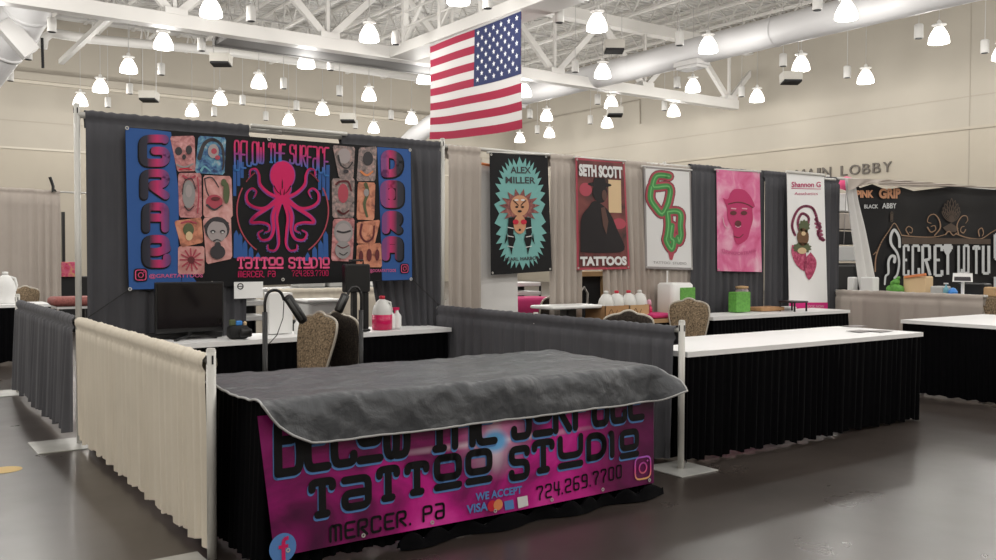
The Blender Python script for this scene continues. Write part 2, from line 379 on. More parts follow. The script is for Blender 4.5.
tag(b.build('brace', 'steel'), 'pale diagonal brace rising to the right beside the big left duct', 'brace')
# conduit on the right wall
b = MB(); b.tube([pt(520, 124, x=XR-.05), pt(640, 100, x=XR-.05), pt(640, 124, x=XR-.05)], .035, 6)
tag(b.build('conduit', 'seam'), 'thin conduit on the right wall turning down at its end', 'conduit')
# ---- MAIN LOBBY letters
def glyphs(text, bold=0.0):
    """outline text as flat faces, normalised: height of a capital = 1"""
    cu = bpy.data.curves.new('lettering', 'FONT'); cu.body = text; cu.size = 1; cu.offset = bold; cu.resolution_u = 3
    o = bpy.data.objects.new('lettering', cu); COL.objects.link(o); dg = bpy.context.evaluated_depsgraph_get(); dg.update()
    me = bpy.data.meshes.new_from_object(o.evaluated_get(dg)); vs = [tuple(v.co) for v in me.vertices]; fs = [tuple(p.vertices) for p in me.polygons]
    COL.objects.unlink(o); bpy.data.objects.remove(o); bpy.data.curves.remove(cu); bpy.data.meshes.remove(me)
    xs = [v[0] for v in vs]; ys = [v[1] for v in vs]; x0, x1, y0, y1 = min(xs), max(xs), min(ys), max(ys)
    return [((v[0]-x0)/(x1-x0), (v[1]-y0)/(y1-y0)) for v in vs], fs
vs, fs = None, None
yy = 15.75; pos = [(c) for c in 'MAIN LOBBY']; wd = dict(M=.42, A=.38, I=.14, N=.38, L=.28, O=.44, B=.32, Y=.34)
for c in pos:
    if c == ' ': yy -= .33; continue
    w = wd[c]; g, f = glyphs(c, .0); b = MB(); z0, h = 4.53, .38
    b.add([(XR-.06, yy-p[0]*w, z0+p[1]*h) for p in g], f); n0 = len(g); b.add([(XR-.005, yy-p[0]*w, z0+p[1]*h) for p in g], f)
    ed = {}
    for q in f:
        for i in range(len(q)):
            e = (q[i], q[(i+1) % len(q)]); ed[e] = 1
    b.f += [(a, a+n0, c2+n0, c2) for (a, c2) in ed if (c2, a) not in ed]; b.mi = [0]*len(b.f)
    tag(b.build('sign_letter', 'letter_metal'), 'dark raised capital letter %s of the lobby sign on the right wall' % (c if c != 'B' else ('B (left one)' if yy > 12.1 else 'B (right one)')), 'sign letter', 'lobby sign letters' )
    if c == 'B': bpy.data.objects  # two letters B share one description
    yy -= w+.10
# ---- pendant lamps
ROWX = [5.97, 10.4, 14.78, 19.12, 23.5, 27.08]; ROWY = [6.55, 11.1, 15.72, 20.1, 24.3, 28.6, 32.3]
def lamp_proto():
    t = thing('pendant_lamp', '', 'lamp', (0,0,7.4))
    b = MB(); b.lathe((0,0,0), [(.02,.02),(.27,0),(.285,.02),(.27,.16),(.21,.30),(.15,.40),(.12,.44),(.02,.45)], 20); b.build('diffuser', 'lamp', t, smooth=True, world=False)
    b = MB(); b.lathe((0,0,0), [(.10,.44),(.11,.50),(.06,.55),(.06,.62),(.02,.66)], 14); b.lathe((0,0,0), [(.19,.50),(.2,.515),(.19,.53),(.02,.535)], 14); b.build('housing', 'lamp_top', t, smooth=True, world=False)
    b = MB(); b.tube([(0,0,.64), (0,0,3.1)], .012, 6); b.build('hanging_rod', 'steel_dim', t, world=False)
    return t
lp = lamp_proto(); first = True
view = {(0,2),(0,3),(0,4),(0,5),(0,6),(1,1),(1,2),(1,3),(1,4),(1,5),(1,6),(2,1),(2,3),(2,4),(2,5),(2,6),(3,0),(3,1),(3,2),(3,3),(3,5),(3,6),
        (4,0),(4,1),(4,2),(4,3),(4,4),(5,0),(5,1),(5,2),(5,3),(5,4),(5,5),(5,6)}
rown = ['nearest', 'second', 'third', 'fourth', 'fifth', 'sixth', 'farthest']
coln = ['leftmost line of lamps', 'second line from the left', 'third line from the left', 'third line from the right wall', 'second line from the right wall', 'line beside the right wall']
for i, x in enumerate(ROWX):
    js = [j for j in range(7) if (i, j) in view]
    for n_, j in enumerate(js):
        ordn = ['nearest', 'second nearest', 'third nearest', 'fourth nearest', 'fifth nearest', 'sixth nearest', 'seventh nearest'][n_]
        if n_ == len(js)-1: ordn = 'farthest'
        lb = 'lit white pendant lamp, %s one in the %s' % (ordn, coln[i])
        y = ROWY[j]
        if (i, j) == (5, 6): y = 31.1; 
        if first: lp.location = (x, y, 7.4); lp['label'] = lb; lp['group'] = 'pendant hall lamps'; first = False
        else: dup(lp, (x, y, 7.4), None, lb, 'pendant hall lamps')
lx = [-12, -7.5, -3, 1.6]+ROWX; ly = [-15, -10.8, -6.5, -2.2, 2.2]+ROWY
LD = bpy.data.lights.new('lamp_light', 'POINT'); LD.energy = 125; LD.shadow_soft_size = .25; LD.color = (1, .975, .935)
for x in lx:
    for y in ly:
        o = bpy.data.objects.new('lamp_light', LD); COL.objects.link(o); o.location = (x, y, 7.05)
# canisters
CX = [(2.98,[19.83,24.06,28.21]),(6.95,[15.57,19.7,24.05,28.39,32.04]),(11.2,[11.04,15.64,20.0,23.98,28.26,31.81]),(13.45,[11.05,24.11,28.22,31.68]),
      (17.8,[6.46,10.99,15.58,28.1,31.6]),(22.5,[6.57,11.03,15.55,19.79,24.21]),(25.75,[6.4,10.93,15.36,19.34,23.96,27.88])]
t = thing('downlight_canister', '', 'downlight', (0,0,7.4))
b = MB(); b.lathe((0,0,0), [(.08,.02),(.115,0),(.118,.02),(.118,.36),(.10,.39),(.03,.40)], 18); b.build('can', mat('canister_white', (.5,.49,.47), .5), t, smooth=True, world=False)
b = MB(); b.tube([(0,0,.38),(0,0,3.1)], .011, 6); b.build('hanging_rod', 'steel_dim', t, world=False)
b = MB(); b.lathe((0,0,0), [(.075,.004),(.10,-.004),(.08,.01)], 16); b.build('dark_lens', 'black_matte', t, world=False)
first = True; cn = ['far left line', 'second line from the left', 'line left of the flag girder', 'line right of the flag girder', 'line left of the big duct', 'line right of the big duct', 'line nearest the right wall']
for (x, ys), nm in zip(CX, cn):
    for n_, y in enumerate(ys):
        o = ['nearest', 'second', 'third', 'fourth', 'fifth', 'sixth'][n_] if n_ < len(ys)-1 else 'farthest'
        lb = 'unlit white canister downlight, %s in the %s' % (o, nm)
        if first: t.location = (x, y, 7.4); t['label'] = lb; t['group'] = 'canister downlights'; first = False
        else: dup(t, (x, y, 7.4), None, lb, 'canister downlights')
# hanging loudspeakers
t = thing('hanging_loudspeaker', '', 'loudspeaker', (0,0,0))
b = MB(); b.prism([(-.42,-.2,0),(.42,-.2,0),(.42,.3,.12),(.42,.3,.5),(-.42,.3,.5),(-.42,.3,.12)][0:0] or [(-.3,-.2,0.06),(-.3,.2,0),(-.3,.25,.30),(-.3,-.2,.34)], (.6,0,0)); b.build('cabinet', mat('speaker_beige', (.42,.40,.36), .6), t, world=False)
b = MB(); b.prism([(-.28,-.215,.015),(-.28,.19,-.03),(-.28,.19,-.005),(-.28,-.215,.08)], (.56,0,0)); b.build('speaker_grille', 'black_matte', t, world=False)
b = MB()
for sx in (-.3,.3): b.tube([(sx*.8,.05,.3),(sx*.8,.05,2.6)], .012, 6)
b.build('hanging_wires', 'steel_dim', t, world=False)
first = True
for (px, py, z, lb) in ((149,101,6.9,'above the left end of the dark drape'),(221,65,7.3,'under the left end of the catwalk platform'),(348,122,6.9,'against the back wall above the black banner'),
                        (614,52,7.6,'right of the flag above a lamp'),(615,116,6.9,'low beside the far right wall lamps'),(791,83,6.9,'by the right wall under the big duct')):
    p = pt(px, py, z=z); lb = 'white wedge loudspeaker hanging '+lb
    if first: t.location = p; t['label'] = lb; t['group'] = 'hanging loudspeakers'; t.rotation_euler.z = -.6; first = False
    else: dup(t, p, -.6, lb, 'hanging loudspeakers')
# ------------------------------------------------------------------ flag
def flag():
    X = BX-.06; y0, y1 = 15.42, 10.96; zt0, zt1, zb0, zb1 = 7.46, 7.50, 4.77, 4.58
    def f(u, v, off=0):
        y = y0+(y1-y0)*u; zt = zt0+(zt1-zt0)*u; zb = zb0+(zb1-zb0)*u + .10*math.sin(u*3.1)*0
        sag = -.07*math.sin(PI*u)*(1-v)
        return (X-off+.05*math.sin(u*9+v*2)*(1-v*.7), y, zb+(zt-zb)*v+sag)
    t = thing('flag', 'red, white and blue flag with stars hanging from the overhead girder', 'flag', (X, 13.2, 4.7), None)
    b = MB()
    for s_ in range(13):
        b.k = s_ % 2
        b.grid(40, 3, lambda u, v, s_=s_: f(u, (12-s_+v)/13))
    b.build('striped_field', [mat('flag_red', (.29,.006,.038), .85), mat('flag_white', (.56,.54,.53), .85)], t, smooth=True)
    b = MB(); b.grid(24, 14, lambda u, v: f(.525+.475*u, 6/13+7/13*v, .012))
    can = b.build('canton', mat('flag_blue', (.014,.022,.085), .85), t, smooth=True)
    b = MB()
    for r in range(9):
        n = 6 if r % 2 == 0 else 5
        for c in range(n):
            cu = (c*2+(1 if n == 6 else 2))/12; cv = 1-(r+1)/10
            P = []
            for k in range(10):
                a = PI/2+k*PI/5; rr = .075 if k % 2 == 0 else .030
                P.append(f(.525+.475*cu+rr*math.cos(a)/4.46, 6/13+7/13*cv+rr*math.sin(a)/2.7, .02))
            c0 = f(.525+.475*cu, 6/13+7/13*cv, .02); b.add(P+[c0], [(i, (i+1) % 10, 10) for i in range(10)])
    b.build('stars', 'a_white', can)
    b = MB(); b.tube([f(0,1), f(1,1)], .03, 8); b.build('top_pole', 'steel_dim', t)
flag()
# ------------------------------------------------------------------ drapes
def vnoise(x, s=0): return noise.noise(Vector((x, s*7.3, .5)))
def pathdrape(P, z0, z1, amp=.03, per=.13, seed=0, pocket=True, step=.014, nz=14, hem=0, flare=0, rad=.035, ztop=None, lean=None, base=None):
    """pleated cloth that follows a floor path; the photo side is to the right of the travel direction"""
    P = [Vector((p[0], p[1], 0)) for p in P]; L = [0]
    for i in range(len(P)-1): L.append(L[-1]+(P[i+1]-P[i]).length)
    n = int(L[-1]/step); rings = []
    prof = [(0,1,0)]
    rows = []
    for k in range(nz+1): rows.append(k/nz)
    def at(s):
        for i in range(len(P)-1):
            if s <= L[i+1]+1e-6 or i == len(P)-2:
                u = (s-L[i])/(L[i+1]-L[i]); d = (P[i+1]-P[i]).normalized(); nrm = Vector((d.y, -d.x, 0))
                # blend normals round corners
                w = .05
                if s-L[i] < w and i > 0:
                    d0 = (P[i]-P[i-1]).normalized(); nrm = (nrm*(.5+.5*(s-L[i])/w) + Vector((d0.y,-d0.x,0))*(.5-.5*(s-L[i])/w)).normalized()
                if L[i+1]-s < w and i < len(P)-2:
                    d1 = (P[i+2]-P[i+1]).normalized(); nrm = (nrm*(.5+.5*(L[i+1]-s)/w) + Vector((d1.y,-d1.x,0))*(.5-.5*(L[i+1]-s)/w)).normalized()
                return P[i]+(P[i+1]-P[i])*u, nrm
    for i in range(n+1):
        s = L[-1]*i/n; p, nr = at(s)
        ph = s*2*PI/per + 2.2*vnoise(s*2.1, seed)*2 + 1.5*vnoise(s*.7, seed+3)
        a = amp*(.55+.9*abs(vnoise(s*1.7, seed+9)))
        wv = math.sin(ph)+.35*math.sin(2.3*ph+seed); hz = hem*(math.sin(ph*.37+seed)+vnoise(s*3, seed+5))
        zz1 = z1 + (ztop(s) if ztop else 0)
        col = []
        for t in rows:                       # from the hem up
            z = z0+hz*(1-t) + (zz1-.10-z0)*t if pocket else z0+hz*(1-t)+(zz1-z0)*t
            k_ = (.30+.70*(1-t)**.8)
            off = a*k_*wv + flare*(1-t) + (rad*.4 if pocket else 0) + (amp*.9 if base is None else base)
            q = p+nr*off
            if lean: q = q+Vector(lean(s, t))
            col.append((q.x, q.y, z))
        if pocket:
            e = lean(s, 1) if lean else (0,0,0); jit = .0022*math.sin(ph*1.7)+.0035*vnoise(s*9, seed)+.0045*vnoise(s*27, seed+2)
            for (o_, dz) in ((.5,-.085),(1,-.055),(.95,-.025),(.4,-.004),(-.3,-.003),(-.95,-.025),(-1,-.055),(-.5,-.09),(-.45,-.13)):
                q = p+nr*(o_*(rad+jit)); col.append((q.x+e[0], q.y+e[1], zz1+dz+jit))
        rings.append(col)
    b = MB(); m_ = len(rings[0])
    b.add([q for r in rings for q in r], [(i*m_+j, (i+1)*m_+j, (i+1)*m_+j+1, i*m_+j+1) for i in range(len(rings)-1) for j in range(m_-1)])
    return b
def drape(P, z0, z1, m, label, group=None, name='drape', cat='drape', **kw):
    o = pathdrape(P, z0, z1, **kw).build(name, m, smooth=True); return tag(o, label, cat, group)
def pole(x, y, h, label, plate=True, r=.022, prot=0, group='upright drape poles', ps=.23, px=0, py=0):
    t = thing('drape_pole', label, 'pole', (x, y, 0), group)
    b = MB(); b.tube([(x,y,.0), (x,y,h)], r, 12); b.build('upright', 'chrome', t, smooth=True)
    b = MB(); b.tube([(x,y,h-.002), (x,y,h+.012)], [r*1.05, r*.8], 12); b.build('cap', 'chrome', t)
    b = MB(); b.box((x-r-.0015, y-.004, h-.06), (x-r+.003, y+.004, h-.02)); b.box((x-.004, y-r-.0015, h-.06), (x+.004, y-r+.003, h-.02)); b.build('slot', 'black_matte', t)
    if plate:
        b = MB(); b.box((x-ps+px, y-ps+py, 0), (x+ps+px, y+ps+py, .008)); b.build('base_plate', 'plate', t, bevel=.002)
    return t
def rail(a, c, z, label, group='crossbar pipes', r=.016):
    b = MB(); b.tube([(a[0],a[1],z), ((a[0]+c[0])/2,(a[1]+c[1])/2,z)], r*1.15, 10); b.tube([((a[0]+c[0])/2,(a[1]+c[1])/2,z), (c[0],c[1],z)], r, 10)
    return tag(b.build('crossbar', 'chrome', smooth=True), label, 'crossbar', group)
H = 2.44
pole(0, 0, H+.03, 'tall silver pole at the left corner of the big-banner booth', px=-.08)
pole(0, -3.05, .95, 'short silver pole nearest the camera at the end of the cream drape', px=-.2, py=-.05, ps=.17)
pole(3.05, -3.05, .96, 'short silver pole between the vinyl-covered table and the long white-topped table', ps=.17)
pole(3.11, .0, H+.02, 'tall silver pole between the big banner booth and the taupe drapes', px=0)
pole(6.1, .10, H, 'tall silver pole between the script banner and the pink banner')
pole(9.15, .11, H+.02, 'tall silver pole beside the narrow white standing banner')
pole(-.02, 3.0, .98, 'short silver pole at far left at the end of the grey low drape', px=-.15)
pole(3.05, -1.5, .93, 'short thin silver pole hidden in the middle of the grey low drape', plate=False)
rail((0,0),(3.1,0), 2.40, 'pipe carrying the dark drape above the big blue and black banner', r=.02)
rail((3.1,.0),(6.1,.0), 2.40, 'pipe carrying the taupe drapes and the black, maroon and white banners')
rail((6.1,.0),(9.15,.0), 2.40, 'pipe carrying the dark drapes beside the pink banner')
rail((0,0),(0,-3.05), .905, 'low pipe inside the cream drape')
rail((3.05,0),(3.05,-3.05), .905, 'low pipe inside the grey drape beside the vinyl-covered table')
rail((0,0),(-.02,3.0), .905, 'low pipe inside the grey drape at left')
rail((9.15,0),(9.15,-1.98), .945, 'low pipe inside the taupe low drape at right')
rail((9.2,0),(13.6,-.3), 2.42, 'pipe above the big black banner with silver letters at right')
# second sleeve over the bare stretch of the first pipe
b = MB(); b.tube([(1.28, -.045, 2.425), (2.12, -.045, 2.425)], .018, 10)
tag(b.build('crossbar', 'chrome', smooth=True), 'second short bare pipe lying along the crossbar above the big banner', 'crossbar', 'crossbar pipes')
G1 = 'tall charcoal drapes'
drape([(.05,.0),(1.27,.0)], .03, H, 'grey_cloth', 'charcoal drape behind the left half of the big banner, hanging by the tall corner pole', G1, amp=.028, per=.12, seed=1,
      lean=lambda s, t: ((-.10*max(0, s-.9)*(1-t)*2, 0, 0)))
def pull(s, t):   # right panel is pulled toward the pole low down
    k = (1-t)**.75; return (k*(.62*(1-s/1.0)), .20*min(1, k*1.5)*max(0, 1-s), 0)
drape([(2.08,.0),(3.07,.0)], .03, H, 'grey_cloth', 'charcoal drape behind the right end of the big banner, pulled aside below', G1, amp=.030, per=.12, seed=2, lean=pull)
drape([(6.38,-.01),(6.90,-.01)], .03, H, 'grey_cloth', 'narrow charcoal drape between the script banner and the pink banner', G1, amp=.03, per=.11, seed=3)
drape([(6.86,.0),(7.68,.0)], .03, H-.01, 'grey_cloth', 'charcoal drape hanging behind the pink banner', G1, amp=.02, per=.12, seed=4)
drape([(7.65,-.012),(8.24,-.012)], .03, H, 'grey_cloth', 'charcoal drape between the pink banner and the narrow white standing banner', G1, amp=.03, per=.11, seed=5)
drape([(8.86,.03),(9.24,.03)], .03, H, 'grey_cloth', 'narrow charcoal drape at the pole right of the white standing banner', G1, amp=.03, per=.11, seed=6)
G2 = 'tall taupe drapes'
drape([(3.15,.0),(3.52,.0)], .03, H-.02, 'taupe_cloth', 'taupe drape just right of the tall pole beside the big banner', G2, amp=.03, per=.10, seed=11)
drape([(4.36,.0),(4.76,.0)], .03, H-.02, 'taupe_cloth', 'taupe drape between the black and turquoise banner and the maroon banner', G2, amp=.03, per=.10, seed=12)
drape([(4.98,.0),(5.70,.0)], .75, H-.02, 'taupe_cloth', 'taupe drape behind the right half of the maroon banner, swept right below', G2, amp=.03, per=.10, seed=13,
      lean=lambda s, t: ((.12*(1-t)*(1-s)), 0, 0))
drape([(5.67,.012),(6.42,.012)], .03, H-.02, 'taupe_cloth', 'taupe drape behind the white banner with the green script letters', G2, amp=.022, per=.10, seed=14)
b = MB(); b.grid(10, 24, lambda u, v: (3.50+.50*u, .03+.012*math.sin(v*5+u*4), .25+2.0*v)); tag(b.build('hanging_sheet', 'white_cloth', smooth=True), 'plain white sheet hanging left of and below the black and turquoise banner', 'sheet')
b = MB(); b.tube([(3.47,-.01,2.27),(3.62,-.015,2.255),(3.66,-.02,2.25)], .014, 6); tag(b.build('ribbon', 'orange'), 'short orange ribbon at the top of the white sheet', 'ribbon')
G3 = 'low booth-divider drapes'
drape([(0,-.03),(0,-3.03)], .05, .935, 'cream_cloth', 'low cream drape at the left side of the big-banner booth', None, amp=.013, per=.11, seed=21, hem=.014, flare=-.012)
drape([(-.01,2.92),(0,.05)], .07, .935, 'grey_rail', 'low grey drape at far left running behind the tall corner pole', None, amp=.03, per=.16, seed=22, hem=.02, flare=.02)
drape([(3.05,-.05),(3.05,-3.02)], .06, .935, 'grey_rail', 'low grey drape between the vinyl-covered table and the next booth', None, amp=.025, per=.15, seed=23, hem=.012, flare=.01)
drape([(9.15,-.05),(9.15,-1.95)], .05, .965, 'taupe_cloth', 'low taupe drape at right below the big black banner with silver letters', None, amp=.03, per=.3, seed=24)
# ------------------------------------------------------------------ tables
def table(x0, x1, y0, y1, label, z=.73, group='skirted folding tables'):
    t = thing('folding_table', label, 'table', ((x0+x1)/2, (y0+y1)/2, 0), group)
    b = MB(); b.rbox((x0,y0,z-.035), (x1,y1,z), .02); b.build('tabletop', 'grey_pl', t)
    for sx in (x0+.2, x1-.2):
        for sy in (y0+.08, y1-.08):
            b = MB(); b.tube([(sx,sy,.0),(sx,sy,z-.03)], .014, 8); b.build('leg', 'black', t)
    return t
def topcloth(x0, x1, y0, y1, z, label, m='white_top', d=.035, sag=.0):
    b = MB(); h = .012
    def f(u, v):
        x = x0-h+(x1-x0+2*h)*u; y = y0-h+(y1-y0+2*h)*v
        return (x, y, z+.002*math.sin(x*9)*math.sin(y*11))
    b.grid(40, 12, f)
    def edge(a, c, n=40):
        b.loft([[ (a[0]+(c[0]-a[0])*i/n, a[1]+(c[1]-a[1])*i/n, z+.001-dz) for i in range(n+1)] for dz in (0, d*.5, d)], closed=False)
    A = (x0-h,y0-h); B = (x1+h,y0-h); C_ = (x1+h,y1+h); D = (x0-h,y1+h)
    edge(A,B); edge(B,C_); edge(C_,D); edge(D,A)
    return tag(b.build('tablecloth', m, smooth=False), label, 'tablecloth')
def skirt(P, z1, label, z0=.03, **kw):
    k = dict(base=-.010, amp=.016, per=.062, pocket=False, step=.011, hem=.008, flare=.03, nz=10); k.update(kw)
    return drape(P, z0, z1, 'black_cloth', label, None, name='table_skirt', cat='table skirt', **k)
# booth 1 front table
FX0, FX1, FY0, FY1, FZ = .12, 2.47, -3.40, -2.50, .75
table(FX0+.02, FX1-.03, FY0+.04, FY1-.02, 'front table of the big-banner booth, under grey vinyl and a magenta banner', .735)
skirt([(FX0,FY1),(FX0,FY0+.03),(FX1-.02,FY0+.03),(FX1-.02,FY1)], .735, 'black pleated skirt round the vinyl-covered front table', z0=.02, flare=.02)
# bunched hem of the skirt lying on the floor under the banner
b = MB()
b.grid(120, 8, lambda u, v: (.75+1.75*u, FY0-.02-.065*v*(.6+.4*math.sin(u*23)), max(.006, .075*math.sin(PI*min(1, v*1.05))*(.45+.55*abs(math.sin(u*31+1.3*math.sin(u*9))))+.006)))
tag(b.build('fabric_bundle', 'black_cloth', smooth=True), 'bunched black cloth lying on the floor under the magenta table banner', 'cloth')
def vinyl():
    x0, x1 = FX0-.05, FX1-.115; yf, yb = FY0-.005, FY1+.04; LU = x1-x0; hangR = .135; hangF = .20; LV = yb-yf
    def f(uu, vv):
        u = uu*(LU+hangR); v = vv*(LV+hangF)              # v from the back edge to the front hem
        dx = max(0, u-LU); dy = max(0, v-LV)
        left = max(0, 1-u/.25)
        x = x0+min(u, LU)+.07*(1-min(v, LV)/LV)*min(u, LU)/LU; y = yb-min(v, LV); z = FZ+.012
        D = math.hypot(dx, dy); dzy = 0
        if D > 0:
            th = math.degrees(math.atan2(dy, dx)); q_ = .10+.75*math.sin(min(1, (90-th)/42)*PI/2)
            h_ = q_*D+.055*(1-math.exp(-D/.025)); dr = math.sqrt(1-q_*q_)*D*(1-math.exp(-D/.022)); dzy = dr
            x += h_*dx/D; y -= h_*dy/D; z -= dr
        # left front corner: hem curves up to the table edge
        if dy > 0:
            z += (max(0, 1-u/.24)**1.6)*dzy*.92
            y += .0
        w = .004*noise.noise(Vector((x*5, y*6, z*5)))*2 + .003*noise.noise(Vector((x*14, y*13, z*13))) + .0045*(.35-abs(noise.noise(Vector((x*7+y*2, y*8, z*7+5))))) + .003*(.35-abs(noise.noise(Vector((x*17, y*15+x*6, z*15+5)))))
        if dy > 0: y -= .014*math.sin(u*7+1)*min(1, dy/.2)*.6 + w*2.5; 
        z += w*1.3 + .006*noise.noise(Vector((x*2.2, y*2.5, 3)))
        if z < FZ+.004 and dx == 0 and dy == 0: z = FZ+.004
        return (x, y, z)
    t = thing('vinyl_table_cover', 'wrinkled dark grey vinyl cover spread over the front table', 'table cover', (1.3, -3, FZ))
    b = MB(); b.grid(230, 100, f); b.build('cover_sheet', 'vinyl', t, smooth=True)
    b = MB(); P = [f(0, j/60) for j in range(61)]+[f(i/120, 1) for i in range(1, 121)]+[f(1, 1-j/60) for j in range(1, 61)]
    b.tube(P, .0055, 6); b.build('hem_piping', 'piping', t, smooth=True)
vinyl()
# booth 1 back table
BT = [table(.38, 2.97, -.54, -.06, 'back table of the big-banner booth holding the monitor'),
topcloth(.36, 2.99, -.56, -.05, .745, 'white cover on the back table under the monitor'),
skirt([(.37,-.3),(.37,-.56),(2.98,-.56),(2.98,-.1)], .72, 'black pleated skirt round the back table of the big-banner booth', flare=.0)]
for o in BT:
    o.location = Vector((.36,-.56,0)) + Matrix.Rotation(.085, 3, 'Z') @ (o.location-Vector((.36,-.56,0))); o.rotation_euler.z += .085
# booth 2 front table
table(3.2, 5.98, -2.95, -2.22, 'long front table at centre right, holding only a few papers')
topcloth(3.18, 6.02, -2.98, -2.19, .75, 'white cover on the long front table at centre right')
skirt([(3.17,-2.2),(3.17,-2.99),(6.02,-2.99),(6.02,-2.2)], .73, 'black pleated skirt round the long front table at centre right', z0=.02, amp=.022, per=.075, flare=-.02, hem=.012)
for (a, c) in (((842,326),(858,329)),((846,331),(866,333)),((866,331),(884,334))):
    p = pt(*a, z=.757); q = pt(*c, z=.757); b = MB(); b.box((p.x,p.y,.7565), (max(q.x,p.x+.2), p.y-.13, .759))
    tag(b.build('paper_sheet', 'a_grey'), 'small grey paper lying at the far end of the long white table', 'paper', 'papers on the long white table')
# booth 2/3 back tables
table(6.02, 8.38, -.70, -.24, 'back table under the pink banner')
topcloth(6.0, 8.40, -.72, -.22, .75, 'white cover on the back table under the pink banner')
skirt([(6.0,-.24),(6.0,-.72),(8.40,-.72),(8.40,-.24)], .73, 'black pleated skirt round the back table under the pink banner')
table(4.75, 5.94, -.62, -.08, 'back table under the maroon banner, holding cardboard cartons of jugs')
topcloth(4.72, 5.96, -.64, -.06, .75, 'tan wood-coloured cover on the back table under the jugs', m='wood')
skirt([(4.73,-.1),(4.73,-.64),(5.97,-.64),(5.97,-.1)], .72, 'black pleated skirt round the back table under the jugs')
p = pt(545, 307, y=-.28); q = pt(592, 309, y=-.28)
t = thing('side_table', 'small white-topped table left of the jugs, in front of the taupe drape', 'table', ((p.x+q.x)/2, -.28, 0))
b = MB(); b.rbox((p.x-.05,-.45,p.z-.02),(q.x,-.1,p.z+.012), .02); b.build('tabletop', 'white_pl', t)
b = MB(); b.rbox(((p.x+q.x)/2-.06,-.33,.02),((p.x+q.x)/2+.06,-.2,p.z-.02), .02); b.build('pedestal', 'black', t)
b = MB(); b.rbox(((p.x+q.x)/2-.2,-.42,0),((p.x+q.x)/2+.2,-.12,.02), .02); b.build('foot', 'black', t)
# booth 3 front table
table(7.36, 8.95, -3.02, -2.05, 'front table at the right edge of the photo')
topcloth(7.34, 8.98, -3.04, -2.03, .75, 'white cover on the front table at the right edge')
skirt([(7.33,-2.03),(7.33,-3.05),(8.99,-3.05)], .735, 'black pleated skirt round the front table at the right edge', flare=-.02, z0=.02)
# left far booth table
table(-.9, .68, 5.75, 6.45, 'table in the far left booth')
topcloth(-.92, .70, 5.73, 6.47, .75, 'white cover on the table in the far left booth')
skirt([(-.93,6.3),(-.93,5.72),(.71,5.72),(.71,6.4)], .73, 'black pleated skirt round the table in the far left booth')
# ------------------------------------------------------------------ printing tools
def quad(b, P, mp, n=10):
    def q(u, v):
        x = [(P[0][i]*(1-u)+P[1][i]*u)*v+(P[3][i]*(1-u)+P[2][i]*u)*(1-v) for i in (0,1)]
        return mp(x[0], x[1])
    b.grid(n, n, q)
def poly(b, P, mp):
    """polygon in banner coordinates as a fan, centre first"""
    cx = sum(p[0] for p in P)/len(P); cy = sum(p[1] for p in P)/len(P); n = len(P)
    b.add([mp(*p) for p in P]+[mp(cx, cy)], [(i, (i+1) % n, n) for i in range(n)])
def ell(b, cx, cy, rx, ry, mp, n=24, a0=0, jag=0, rs=None):
    poly(b, [(cx+rx*(1+(jag*(1 if k % 2 else -1)))*math.cos(a0+2*PI*k/n), cy+ry*(1+(jag*(1 if k % 2 else -1)))*math.sin(a0+2*PI*k/n)) for k in range(n)], mp)
def smooth_path(P, k=6, closed=False):
    out = []
    n = len(P)
    for i in range(n-1):
        p0 = P[max(i-1,0)]; p1 = P[i]; p2 = P[i+1]; p3 = P[min(i+2,n-1)]
        for j in range(k):
            t = j/k
            out.append(tuple(.5*((2*p1[a])+(-p0[a]+p2[a])*t+(2*p0[a]-5*p1[a]+4*p2[a]-p3[a])*t*t+(-p0[a]+3*p1[a]-3*p2[a]+p3[a])*t**3) for a in (0,1)))
    out.append(P[-1]); return out
def stroke(b, P, w0, mp, w1=None, round_=True, asp=1.0, sub=1):
    """ribbon of width w0..w1 along P (banner coordinates); asp = horizontal squash of the unit"""
    w1 = w0 if w1 is None else w1; n = len(P)
    if n < 2: return
    for i in range(n-1):
        a = P[i]; c = P[i+1]; dx = (c[0]-a[0])/asp; dy = c[1]-a[1]; l = math.hypot(dx, dy)
        if l < 1e-9: continue
        nx, ny = -dy/l, dx/l; wa = (w0+(w1-w0)*i/(n-1))/2; wb = (w0+(w1-w0)*(i+1)/(n-1))/2
        b.add([mp(a[0]+nx*wa*asp, a[1]+ny*wa), mp(a[0]-nx*wa*asp, a[1]-ny*wa), mp(c[0]-nx*wb*asp, c[1]-ny*wb), mp(c[0]+nx*wb*asp, c[1]+ny*wb)], [(0,1,2,3)])
    if round_:
        for i in range(n):
            w = (w0+(w1-w0)*i/(n-1))/2; ell(b, P[i][0], P[i][1], w*asp, w, mp, 10)
def rnd(P, r=.12):
    """round the inner corners of a polyline"""
    out = [P[0]]
    for i in range(1, len(P)-1):
        a = Vector(P[i-1]); c = Vector(P[i]); d = Vector(P[i+1]); la = (a-c).length; ld = (d-c).length; ra = min(r, la*.5); rd_ = min(r, ld*.5)
        p = c+(a-c).normalized()*ra; q = c+(d-c).normalized()*rd_
        for t in (0, .33, .67, 1): out.append(tuple((1-t)**2*p+2*t*(1-t)*c+t*t*q))
    out.append(P[-1]); return [tuple(x) for x in out]
